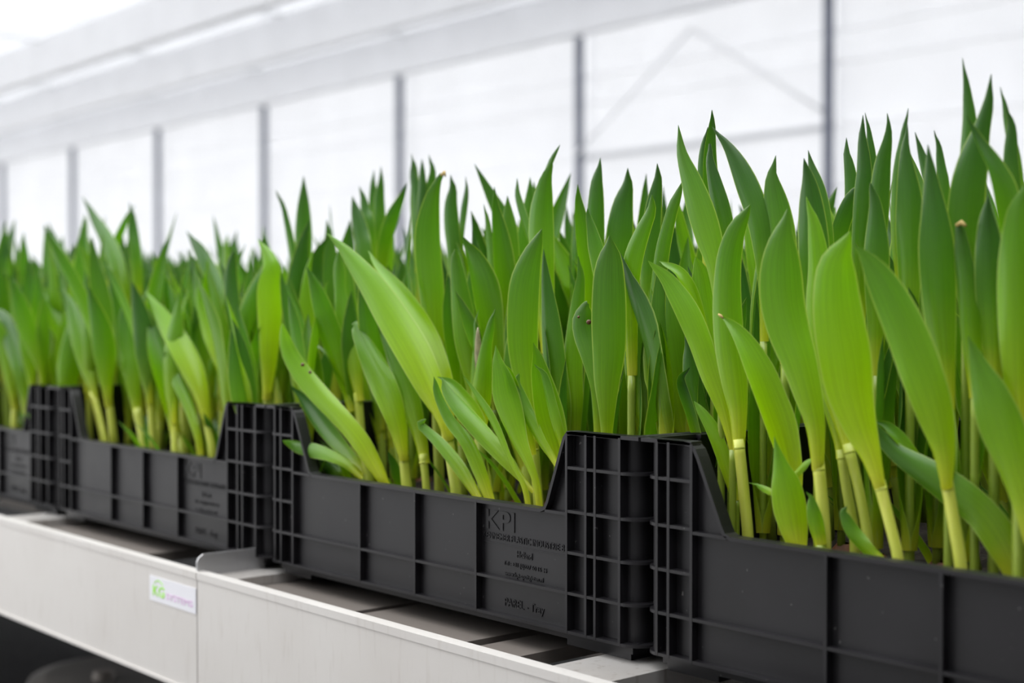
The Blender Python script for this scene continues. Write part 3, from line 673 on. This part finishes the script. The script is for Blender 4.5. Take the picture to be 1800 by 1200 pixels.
  ('L', .075, .07, 20, 1.66, [(1232,800,9),(1214,732,10),(1201,692,11),(1196,667,8),(1204,646,1)])]),
('tulip with the widest bright leaf standing upright in the near tray', .015, [
  ('S', .02, [(1580,988,10),(1563,915,10),(1545,845,11)]),
  ('L', .02, .0, 183, 1.21, [(1545,850,11),(1531,800,19),(1511,745,32),(1495,690,42),(1486,630,47),(1476,570,45),(1471,520,40),(1471,475,33),(1476,445,21),(1481,406,0)])]),
('tulip with a great arching leaf bending left in the near tray', .03, [
  ('S', .03, [(1690,1004,11),(1677,920,11),(1664,845,11)]),
  ('L', .03, -.015, 172, 1.14, [(1663,850,11),(1657,790,21),(1641,720,34),(1617,650,41),(1593,590,41),(1566,530,35),(1540,480,26),(1518,448,12),(1500,431,0)])]),
('tulip with a broad leaf drooping low across the stems of the near tray', .04, [
  ('L', .065, .055, 165, 1.14, [(1790,1030,16),(1765,962,33),(1724,902,42),(1670,861,40),(1615,824,29),(1575,796,21),(1552,768,13),(1546,737,0)]),
  ('L', .068, .06, 10, 1.66, [(1630,830,8),(1598,790,13),(1580,768,15),(1562,750,11),(1546,738,0)])]),
('tulip with a pointed leaf at the right picture edge, near tray', .035, [
  ('L', .035, .02, 165, 1.27, [(1815,960,14),(1802,890,24),(1780,820,33),(1758,750,40),(1738,690,34),(1722,650,21),(1710,615,9),(1702,589,0)])]),
('tulip with two bare pale stems behind the widest bright leaf', .06, [
  ('S', .05, [(1527,962,9),(1512,870,9),(1490,780,10)]), ('S', .06, [(1502,940,9),(1490,870,9),(1478,790,9)]),
  ('L', .055, .06, 175, 1.53, [(1490,785,10),(1470,700,22),(1452,620,28),(1442,540,26),(1440,470,20),(1432,400,12),(1425,345,0)]),
  ('L', .066, .07, 175, 1.6, [(1478,806,9),(1476,780,10),(1466,720,18),(1456,650,22),(1450,580,18),(1447,520,9),(1446,485,0)])]),
('short tulip shoot spreading right at the foot of the near tray stems', .025, [
  ('L', .03, .02, 170, 1.40, [(1552,992,12),(1522,962,17),(1497,932,15),(1484,905,9),(1478,889,0)])]),
('tiny tulip shoot at the foot of the big pale upright leaf', .025, [
  ('L', .025, .02, 175, 1.53, [(1442,958,11),(1434,920,14),(1428,890,10),(1425,864,0)])]),
# ---- near tray, upper crowd
('tall tulip with a double spire in the middle of the near tray skyline', .1, [
  ('L', .1, .1, 170, 1.66, [(1600,640,11),(1598,540,17),(1597,460,22),(1597,400,24),(1597,350,22),(1593,300,15),(1590,260,8),(1588,217,0)]),
  ('L', .11, .11, 170, 1.53, [(1585,520,9),(1578,400,13),(1579,330,13),(1583,280,11),(1588,240,7),(1590,190,0)])]),
('tulip with a hook-tipped blade left of the double spire', .125, [
  ('L', .125, .125, 190, 1.53, [(1538,600,10),(1540,480,14),(1545,400,16),(1548,335,17),(1553,285,14),(1560,250,9),(1562,225,5),(1558,199,0)])]),
('tulip with two thin spires side by side left on the near tray skyline', .13, [
  ('L', .13, .13, 170, 1.66, [(1508,600,10),(1509,480,13),(1512,400,15),(1515,340,15),(1518,305,14),(1517,270,11),(1514,235,6),(1513,202,0)]),
  ('L', .14, .14, 170, 1.40, [(1535,480,8),(1535,340,9),(1532,280,8),(1528,240,5),(1525,198,0)])]),
('tulip with dark leaves curving outward at the left of the near tray skyline', .15, [
  ('L', .15, .15, 175, 1.66, [(1480,600,9),(1488,470,13),(1495,390,14),(1497,340,13),(1492,290,9),(1485,265,5),(1482,242,0)]),
  ('L', .14, .14, 185, 1.40, [(1458,560,9),(1465,460,14),(1478,400,16),(1494,355,13),(1506,318,0)])]),
('tulip with a broad blue-green blade above the great arching leaf', .06, [
  ('L', .06, .06, 180, 1.53, [(1668,720,10),(1661,640,18),(1653,560,27),(1649,490,31),(1646,430,31),(1643,380,24),(1638,330,15),(1635,290,8),(1633,254,0)])]),
('tulip with two small spires behind the broad blue-green blade', .13, [
  ('L', .13, .13, 170, 1.53, [(1648,500,9),(1640,360,10),(1628,300,10),(1618,265,6),(1611,232,0)]),
  ('L', .13, .13, 180, 1.53, [(1662,480,9),(1660,340,10),(1654,290,8),(1651,260,5),(1650,229,0)])]),
('tallest tulip with two dark blades parting like a fork, upper right', .085, [
  ('L', .09, .09, 175, 1.66, [(1698,560,10),(1698,430,16),(1700,330,17),(1703,260,15),(1704,210,12),(1700,160,7),(1697,102,0)]),
  ('L', .08, .08, 185, 1.40, [(1712,640,12),(1706,500,24),(1698,410,31),(1701,340,31),(1712,280,26),(1725,230,16),(1738,180,9),(1745,130,0)])]),
('tulip with a bright folded leaf in front of the dark fork, upper right', .06, [
  ('L', .06, .055, 25, 1.92, [(1790,560,12),(1782,460,20),(1772,390,24),(1764,335,22),(1748,293,16),(1728,259,11),(1712,230,6),(1701,202,0)])]),
('tulip with two narrow spires at the upper right edge', .1, [
  ('L', .105, .105, 170, 1.53, [(1796,460,9),(1788,310,10),(1776,240,9),(1768,200,6),(1764,153,0)]),
  ('L', .1, .1, 180, 1.53, [(1786,500,10),(1783,360,14),(1777,285,13),(1778,232,9),(1780,184,0)])]),
('tulip with a long hanging blade on the right picture edge', .04, [
  ('L', .04, .04, 180, 1.53, [(1792,760,12),(1788,660,24),(1786,570,30),(1785,490,31),(1786,430,27),(1788,370,17),(1790,318,0)])]),
('tulip with a pinkish stunted tip among the leaves at upper right', .07, [
  ('L', .07, .07, 180, 2.05, [(1714,700,10),(1708,600,17),(1700,500,18),(1692,440,14),(1688,405,9),(1687,394,6)]),
  ('T', .068, [(1681,396,5),(1690,391,7),(1698,397,4)])]),
('tulip with a shaded blade beside the pinkish stunted tip', .075, [
  ('L', .08, .075, 180, 1.40, [(1748,680,12),(1746,580,23),(1741,505,26),(1739,445,24),(1736,392,16),(1732,343,0)])]),
('light green tulip blade above the left tip of the great arching leaf', .09, [
  ('L', .09, .09, 180, 1.53, [(1540,660,10),(1541,560,17),(1541,480,22),(1541,430,21),(1540,380,14),(1538,340,7),(1537,320,0)])]),
('tulip with a grey-green blade between the two biggest near leaves', .075, [
  ('L', .08, .075, 180, 1.53, [(1440,640,12),(1437,540,22),(1432,460,27),(1428,400,26),(1424,350,20),(1421,310,10),(1419,278,0)]),
  ('L', .1, .1, 160, 1.40, [(1452,560,9),(1452,440,14),(1446,380,15),(1436,330,13),(1425,290,6),(1420,264,0)])]),
# ---- left tray
('tulip with a bright leaf bending left in the middle of the blurred left tray', .05, [
  ('S', .05, [(373,795,7),(368,765,7),(362,732,7)]),
  ('L', .05, .03, 172, 1.14, [(362,737,7),(352,690,15),(335,645,22),(312,600,23),(287,560,18),(268,533,10),(251,511,0)])]),
('tulip with an upright leaf behind the bending one in the blurred left tray', .055, [
  ('S', .055, [(322,792,7),(316,770,6),(311,745,6)]),
  ('L', .055, .05, 175, 1.27, [(311,748,6),(300,700,11),(279,640,16),(263,590,17),(252,545,11),(248,514,0)])]),
('slim tulip on a pale stem left of the bending leaf, blurred left tray', .05, [
  ('S', .05, [(253,788,7),(247,755,7),(240,718,7)]),
  ('L', .05, .05, 178, 1.40, [(240,722,7),(231,655,14),(223,605,15),(217,562,9),(213,530,0)])]),
('tulip with a dark blade leaning left on the blurred tray skyline, right part', .12, [
  ('L', .12, .11, 170, 1.40, [(402,640,7),(396,570,10),(386,522,14),(368,476,15),(350,440,13),(335,420,7),(324,406,0)])]),
('tulip with a glossy blue-green strap leaf near the right post of the blurred left tray', .065, [
  ('S', .065, [(434,740,7),(433,705,7),(432,672,7)]),
  ('L', .065, .06, 165, 1.53, [(432,678,7),(427,640,10),(418,590,14),(409,540,14),(405,490,12),(407,460,8),(410,438,0)])]),
('small tulip with a folded leaf beside the glossy strap leaf, blurred left tray', .05, [
  ('L', .05, .05, 20, 1.92, [(437,712,6),(440,670,9),(443,640,12),(447,610,9),(454,572,0)])]),
('tulip with a lime leaf rising left of the glossy strap leaf, blurred left tray', .07, [
  ('S', .07, [(403,740,7),(399,705,7),(393,668,7)]),
  ('L', .07, .06, 160, 1.40, [(393,672,7),(379,620,12),(361,570,13),(351,530,9),(348,487,0)])]),
('tulip with a small curling leaf low in the blurred left tray', .04, [
  ('L', .04, .03, 170, 1.53, [(352,800,6),(345,760,7),(326,702,11),(306,662,11),(291,640,7),(296,617,0)])]),
('tulip with a curved leaf on a bent stem, blurred left tray, left end', .04, [
  ('S', .04, [(184,780,7),(174,735,7),(163,688,7)]),
  ('L', .04, .035, 165, 1.40, [(163,692,7),(151,642,14),(139,592,17),(126,546,12),(114,505,0)])]),
('tulip with a wide shaded leaf at the left end of the blurred left tray', .06, [
  ('S', .06, [(202,780,6),(196,735,6),(190,688,6)]),
  ('L', .06, .06, 185, 1.27, [(190,692,7),(188,642,13),(181,592,19),(171,540,21),(165,500,15),(167,474,0)])]),
('tulip with a dark spire above the left post of the blurred left tray', .12, [
  ('L', .12, .12, 175, 1.53, [(130,600,7),(126,540,9),(121,500,12),(112,468,14),(101,438,11),(93,415,6),(89,391,0)])]),
('tulip with tall dark crossed tips, highest on the left side', .11, [
  ('L', .11, .1, 170, 1.53, [(222,580,8),(215,505,12),(200,452,16),(181,411,14),(163,379,8),(150,345,0)]),
  ('L', .12, .12, 190, 1.53, [(244,540,8),(240,450,10),(234,400,9),(232,355,0)]),
  ('L', .13, .13, 200, 1.40, [(196,520,8),(203,440,8),(216,400,7),(234,360,0)])]),
('tulip with drooping leaf behind the left post, in the far left tray', .05, [
  ('S', .05, [(66,750,7),(72,690,7),(75,636,7)]),
  ('L', .05, .04, 170, 1.40, [(75,640,7),(62,590,12),(45,545,11),(30,515,7),(18,499,0)])]),
('tulip with a shaded leaf cut by the left picture edge', .04, [
  ('L', .04, .03, 170, 1.27, [(50,745,7),(42,690,10),(35,650,13),(20,600,17),(5,560,14),(-10,540,0)])]),
]
def smooth(a, b, x): t = np.clip((x-a)/(b-a), 0, 1); return t*t*(3-2*t)
HERO_XY = []; TIPS = []
def traced_leaf(pts, Y0, Y1, face, cup, n=26, hook=True, collar=False):
    if collar:   # the sheath hugs the stem a little way down before the blade flares
        (x0, y0, h0), (x1, y1, h1) = pts[0], pts[1]; d_ = math.hypot(x1-x0, y1-y0); pts = [(x0-(x1-x0)/d_*13, y0-(y1-y0)/d_*13, h0*1.0)]+[(x0, y0, h0*1.02)]+list(pts[1:])
    m = len(pts); W = []
    for i, (px, py, h) in enumerate(pts):
        t = i/(m-1); P = at(px, py, Y0+(Y1-Y0)*t)
        a_, b_ = pts[max(i-1, 0)], pts[min(i+1, m-1)]; dx, dy = abs(b_[0]-a_[0]), abs(b_[1]-a_[1]); h *= max(dx, dy)/math.hypot(dx, dy)   # widths were read across, bring them square to the blade
        W.append((P.x, P.y, P.z, h*depth(P)/F))
    S = catmull(W, n); C, hw = S[:,:3], np.maximum(S[:,3], 0.0002)
    s = np.linspace(0, 1, n)
    T = np.gradient(C, axis=0); T /= np.linalg.norm(T, axis=1)[:,None]
    hk = random.Random(int(pts[-1][0]*3)); hk = hk.uniform(-0.006, 0.006) if hook else 0.0; C = C+np.outer(hk*smooth(0.84, 1.0, s)**2, np.array(RGT))
    base_r = pts[0][2]; sheath = base_r < 13
    ph = cup + ((4.4-cup)*(1-smooth(0.0, 0.30, s)) if sheath else 0) + 0.9*smooth(0.86, 1.0, s)
    rs = random.Random(int(pts[0][0]*7+pts[-1][1])); tw = rs.uniform(-14, 14)
    N = []
    for i in range(n):
        D = (CAM-Vector(C[i])).normalized(); Tv = Vector(T[i])
        q = Matrix.Rotation(math.radians(face+tw*(s[i]-0.4)), 3, Tv) @ D; N.append(q)
    # keep the traced outline centred: the rolled blade's bulge goes half each way
    return leaf_geo(C, hw, np.array(N), ph, 10, rs.uniform(0.10, 0.30), rs.uniform(0, 6), rs.uniform(7, 12))
def add_stem(parent, base, pts, rad, green=0.0):
    P = [p-base for p in pts]
    m = MB(); n = 10; S = catmull([(*p, r) for p, r in zip(P, rad)], n)
    m.tube([Vector(q[:3]) for q in S], [q[3] for q in S], 12)
    o = link('stem', m.mesh('stem', M_STEM, True), parent); o.color = (green, 0, 0, 1)
    return o
def shade(label, p):
    k = random.Random(label+str(p[5][0])); first = label.split(' with ')[-1]
    if any(w_ in label for w_ in ('dark', 'blue-green', 'grey-green', 'dull', 'bluish', 'shaded', 'spire', 'skyline')): return (k.uniform(.7, 1), 0, 0, 1)
    if any(w_ in label for w_ in ('yellow', 'lime', 'bright', 'glowing')): return (0, k.uniform(.55, 1), 0, 1)
    if p[1] < 0.05: return (k.uniform(0, .35), k.uniform(.1, .5), 0, 1)
    return (k.uniform(.1, .7), k.uniform(0, .2), 0, 1)
for label, Yb, parts in HERO:
    stems = [p for p in parts if p[0] == 'S']; leaves = [p for p in parts if p[0] == 'L']
    if stems: f = stems[0]; B0 = at(f[2][0][0], f[2][0][1], f[1])
    else: f = leaves[0]; B0 = at(f[5][0][0], f[5][0][1], f[1])
    by = max(B0.y, 0.02)
    base = Vector((B0.x, by, SOIL_Z)); HERO_XY.append((base.x, base.y))
    e = empty('tulip_plant', base); tag(e, label, 'tulip')
    for p in parts:
        if p[0] == 'L':
            g = traced_leaf(p[5], p[1], p[2], p[3], p[4], hook=not any(q_[0] == 'T' for q_ in parts), collar=bool(stems) and p is leaves[0] and p[5][0][2] < 13); o = link('leaf', geo_mesh('leaf', g[0]-np.array(base), g[1], g[2], M_LEAF), e); o.color = shade(label, p)
        elif p[0] == 'S':
            Q = [at(a, b_, p[1]) for a, b_, r in p[2]]; R = [r*depth(q)/F for (a, b_, r), q in zip(p[2], Q)]
            Q = [q+(q-CAM).normalized()*R[0] for q in Q]
            g0 = Vector((Q[0].x, max(Q[0].y, 0.022), SOIL_Z-0.004)); 
            if Q[0].z > SOIL_Z+0.004: Q = [g0]+Q; R = [R[0]]+R
            add_stem(e, base, Q, R, 0.0 if p[1] < 0.045 else 0.25)
            # the joint where the first leaf leaves the stem
            T = (Q[-1]-Q[-2]).normalized(); m = MB(); c = Q[-1]-base-T*0.0075*depth(Q[-1])/1.25
            m.tube([c-T*0.0012, c-T*0.0005, c+T*0.0005, c+T*0.0012], [R[-1]*1.0, R[-1]*1.05, R[-1]*1.05, R[-1]*1.0], 12)
            link('node', m.mesh('node', M_STEM, True), e).color = (0.15, 0, 0, 1)
        elif p[0] == 'B':
            Q = [at(a, b_, p[1])-base for a, b_, r in p[2]]; m = MB(); S = catmull([(*q, r*depth(q+base)/F) for q, (a, b_, r) in zip(Q, p[2])], 8)
            m.tube([Vector(q[:3]) for q in S], [max(q[3], 0.0003) for q in S], 10); link('bud', m.mesh('bud', M_BUD, True), e)
        elif p[0] == 'T':
            Q = [at(a, b_, p[1])-base for a, b_, r in p[2]]; m = MB(); m.tube(Q, [r*depth(q+base)/F*0.7 for q, (a, b_, r) in zip(Q, p[2])], 7); link('dry_tip', m.mesh('dry_tip', M_TIP, True), e)
        elif p[0] == 'D':
            a, b_, r = p[2][0]; q = at(a, b_, p[1])-base; rr = r*depth(q+base)/F; nv = (CAM-(q+base)).normalized()
            m = MB(); m.tube([q-nv*0.0015, q, q+nv*0.0008], [rr, rr, rr*0.5], 10); link('blemish', m.mesh('blemish', M_SPOT, True), e)
    if not stems:
        f = leaves[0]; q = at(f[5][0][0], f[5][0][1], f[1]); r = min(f[5][0][2]*depth(q)/F*0.8, 0.006)
        n_ = (q-CAM).normalized()*r
        if q.z > SOIL_Z+0.012: add_stem(e, base, [base-Vector((0,0,0.004)), (base*0.45+(q+n_)*0.55), q+n_], [r, r, r], 0.75)
        if f[1] >= 0.085:   # lower leaves clothing the foot of the plants standing further in
            k = random.Random(label)
            for j_ in range(2):
                th = k.uniform(-0.5, 0.5)+(3.3 if j_ == 0 else 0.6); rad_ = np.array([math.cos(th), math.sin(th), 0]); tn = np.array([-math.sin(th), math.cos(th), 0]); L_ = k.uniform(0.13, 0.20); s_ = np.linspace(0, 1, 16)
                C_ = np.outer(0.006+L_*(k.uniform(.0,.10)*s_+k.uniform(0,.08)*s_*s_), rad_)+np.outer(L_*k.uniform(-.22,.02)*s_*s_, tn)+np.outer(0.02+L_*s_, [0,0,1]); W_ = k.uniform(.011,.017)
                hw_ = np.interp(s_, [0,.1,.3,.5,.7,.88,1], [.0062,.007,.75*W_,W_,.85*W_,.42*W_,.0002]); ph_ = 1.5+2.6*(1-smooth(0,.3,s_))
                g = leaf_geo(C_, hw_, np.tile(-rad_, (16,1)), ph_, 7, .15, k.uniform(0,6)); link('leaf', geo_mesh('leaf', g[0], g[1], g[2], M_LEAF), e).color = (k.uniform(.4,1), 0, 0, 1)
    link('bulb', BULB, e, (0, 0.004, -0.010))

# ---- the crowd between them: a set of grown plants, copied
def grow(rs, lean=1.0, low=False):
    n = 9 if low else 16; nu = 4 if low else 7
    out = []; hn = rs.uniform(0.05, 0.10); az = rs.uniform(0, 6.28); k_ = rs.choice([2, 3, 3])
    sway = Vector((rs.uniform(-.03,.03), rs.uniform(-.03,.03), 0))
    m = MB(); top = Vector((sway.x*0.4, sway.y*0.4, hn+0.03))
    m.tube([(0,0,-0.006), (top.x*0.3, top.y*0.3, hn*0.5), (top.x*0.75, top.y*0.75, hn), top], [0.0062,0.0060,0.0056,0.004], 6 if low else 10)
    for k in range(k_):
        th = az+k*2.5+rs.uniform(-.4,.4); rad = np.array([math.cos(th), math.sin(th), 0]); tan = np.array([-math.sin(th), math.cos(th), 0])
        L = rs.uniform(0.19, 0.255)*(1.0 if k else 0.95); o1 = rs.uniform(0.02, 0.22) if k == 0 else rs.uniform(-0.02, 0.12); c = rs.uniform(-0.02, 0.16)*lean; sd = rs.uniform(-.10,.10)
        s = np.linspace(0, 1, n); z0 = hn-0.012+k*0.012
        sd2 = rs.uniform(-.05,.05); C = np.outer(0.0055+L*(o1*s+c*s*s), rad)+np.outer(L*(sd*s*s+sd2*np.sin(s*5.0)*s), tan)+np.outer(z0+L*s*math.sqrt(max(0.2,1-(o1+c*0.6)**2)), [0,0,1])
        C[:,0] += top.x*0.75+sway.x*s; C[:,1] += top.y*0.75+sway.y*s
        W = rs.uniform(0.014, 0.0205)*(1.08 if k == 0 else 0.92)
        hw = np.interp(s, [0,.1,.25,.45,.62,.78,.9,.97,1], [.0064,.0075,.68*W,1.0*W,.97*W,.72*W,.38*W,.12*W,.0002])
        ph = 1.45+rs.uniform(-.3,.6)+3.4*(1-smooth(0,.3,s))+0.9*smooth(.85,1,s)
        tw = rs.uniform(-0.9, 0.9)*smooth(0.15, 1, s); N = -(rad[None,:]*np.cos(tw)[:,None]+tan[None,:]*np.sin(tw)[:,None])
        out.append(leaf_geo(C, hw, N, ph, nu, rs.uniform(0.05, .22), rs.uniform(0,6), rs.uniform(7,12)))
    for _ in range(rs.choice([0, 1, 1, 2])):   # a short side shoot at the foot
        th = rs.uniform(0, 6.28); rad = np.array([math.cos(th), math.sin(th), 0]); tan = np.array([-math.sin(th), math.cos(th), 0]); L = rs.uniform(0.05, 0.10); s = np.linspace(0, 1, n)
        C = np.outer(0.012+L*(0.25*s+0.3*s*s), rad)+np.outer(L*s*0.9, [0,0,1]); W = rs.uniform(.006,.010)
        hw = np.interp(s, [0,.2,.5,.8,1], [.003,.8*W,W,.6*W,.0002]); ph = 1.4+2*(1-smooth(0,.3,s)); out.append(leaf_geo(C, hw, np.tile(-rad,(n,1)), ph, nu, .1, 0))
    return m, out
NV = 18
VAR = []
for i in range(NV):
    m, lv = grow(random.Random(100+i)); VAR.append((m.mesh('stem', M_STEM, True), [geo_mesh('leaf', *g, M_LEAF) for g in lv]))
LOW = [grow(random.Random(100+i), low=True) for i in range(NV)]

rs = random.Random(11); spots = []
for c in range(-7, 2):
    for r in range(3):
        for i in range(11):
            for j in range(7):
                x = 0.6*c+0.036+i*0.0525+rs.uniform(-.012,.012)+(0.012 if j % 2 else -0.012); y = 0.402*r+0.036+j*0.0545+rs.uniform(-.011,.011)
                x = min(max(x, 0.6*c+0.026), 0.6*c+0.574)
                sc = rs.uniform(0.86, 1.10)
                if r == 0:
                    if c in (0, 1) and j == 0 and 0.03 < x: 
                        continue
                    if any((x-a)**2+(y-b_)**2 < 0.026**2 for a, b_ in HERO_XY): continue
                    if c in (0, 1) and j <= 2: sc = rs.uniform(0.78, 0.93)
                    elif c == -1 and j <= 1: sc = rs.uniform(0.80, 0.96)
                P = Vector((x, y, SOIL_Z)); d = P-CAM; z = d.dot(FWD); u = d.dot(RGT)/z
                spots.append((z, u, x, y, sc, rs.randrange(NV), rs.uniform(0, 6.28), c, r, i, j, rs.uniform(-.17,-.03), rs.uniform(-.06,.08)))
inview = lambda q: abs(q[1]) < 0.385
spots.sort(key=lambda q: (0 if inview(q) else 1, q[0]+2.2*max(0, q[3]-0.30)))
n_ind = 300-len(HERO)
ind = [q for q in spots if inview(q)][:n_ind]; chosen = set(map(id, ind))
WHERE = {1: 'in the near tray at the right', 0: 'in the sharp lettered tray', -1: 'in the blurred left tray', -2: 'in the tray at the left picture edge'}
TR = [{1: 'in the near right tray', 0: 'in the sharp lettered tray', -1: 'in the blurred left tray', -2: 'in the leftmost tray'},
      {k: 'in the second-row tray, %s from right' % ORD[1-k] for k in range(-7, 2)}, {k: 'in the third-row tray, %s from right' % ORD[1-k] for k in range(-7, 2)}]
for q in ind:
    z, u, x, y, sc, vi, rot, c, r, i, j, ta, tb = q
    e = empty('tulip_plant', (x, y, SOIL_Z)); e.rotation_euler = (Matrix.Rotation(ta, 3, 'Y') @ Matrix.Rotation(tb, 3, 'X') @ Matrix.Rotation(rot, 3, 'Z')).to_euler(); e.scale = (sc*0.97, sc*0.97, sc)
    wh = WHERE.get(c, 'in the farther trays on the left') if r == 0 else 'in the trays behind the front row'
    tag(e, 'green tulip %s, %s row, %s place from left' % (TR[r].get(c, 'in tray %s from right' % ORD[1-c]), ORD[j], ORD[i]), 'tulip', 'tulips crowded '+wh)
    st, lv = VAR[vi]; link('stem', st, e).color = ((0.2 if c < 0 and y < 0.1 else 0.75)*rs.uniform(.6, 1), 0, 0, 1)
    for me in lv: o = link('leaf', me, e); o.color = (rs.random(), max(0, rs.uniform(-1.0, .7)), 0, 1)
    if y < 0.12: link('bulb', BULB, e, (0, 0, -0.012))
# all the rest as one mass
av, af, auv, sv, sf = [], [], [], [], []; na = nsn = 0
for q in spots:
    if id(q) in chosen: continue
    z, u, x, y, sc, vi, rot, c, r, i, j, ta, tb = q
    if u < -0.55 or u > 0.6 or z < 0.3: continue
    R = np.array(Matrix.Rotation(ta, 3, 'Y') @ Matrix.Rotation(tb, 3, 'X') @ Matrix.Rotation(rot, 3, 'Z'))*sc; t = np.array([x, y, SOIL_Z])
    m, lv = LOW[vi]
    for vs, f, uv in lv: av.append(vs@R.T+t); af.append(f+na); auv.append(uv); na += len(vs)
    V = np.array([tuple(p) for p in m.v])@R.T+t
    sv += [tuple(p) for p in V]; sf += [tuple(i+nsn for i in f) for f in m.f]; nsn += len(m.v)
mass = empty('tulip_mass', (-1.5, 0.6, SOIL_Z)); tag(mass, 'dense mass of far tulip leaves filling the rear of the bench', 'tulips', kind='stuff')
o = link('far_leaves', geo_mesh('far_leaves', np.concatenate(av)-np.array(mass.location), np.concatenate(af), np.concatenate(auv), M_LEAF_STUFF), mass); o['kind'] = 'stuff'
me = bpy.data.meshes.new('far_stems'); me.from_pydata([(a+1.5, b_-0.6, c_-SOIL_Z) for a, b_, c_ in sv], [], sf); me.materials.append(M_STEM); o = link('far_stems', me, mass); o.color = (0.8, 0, 0, 1); o['kind'] = 'stuff'
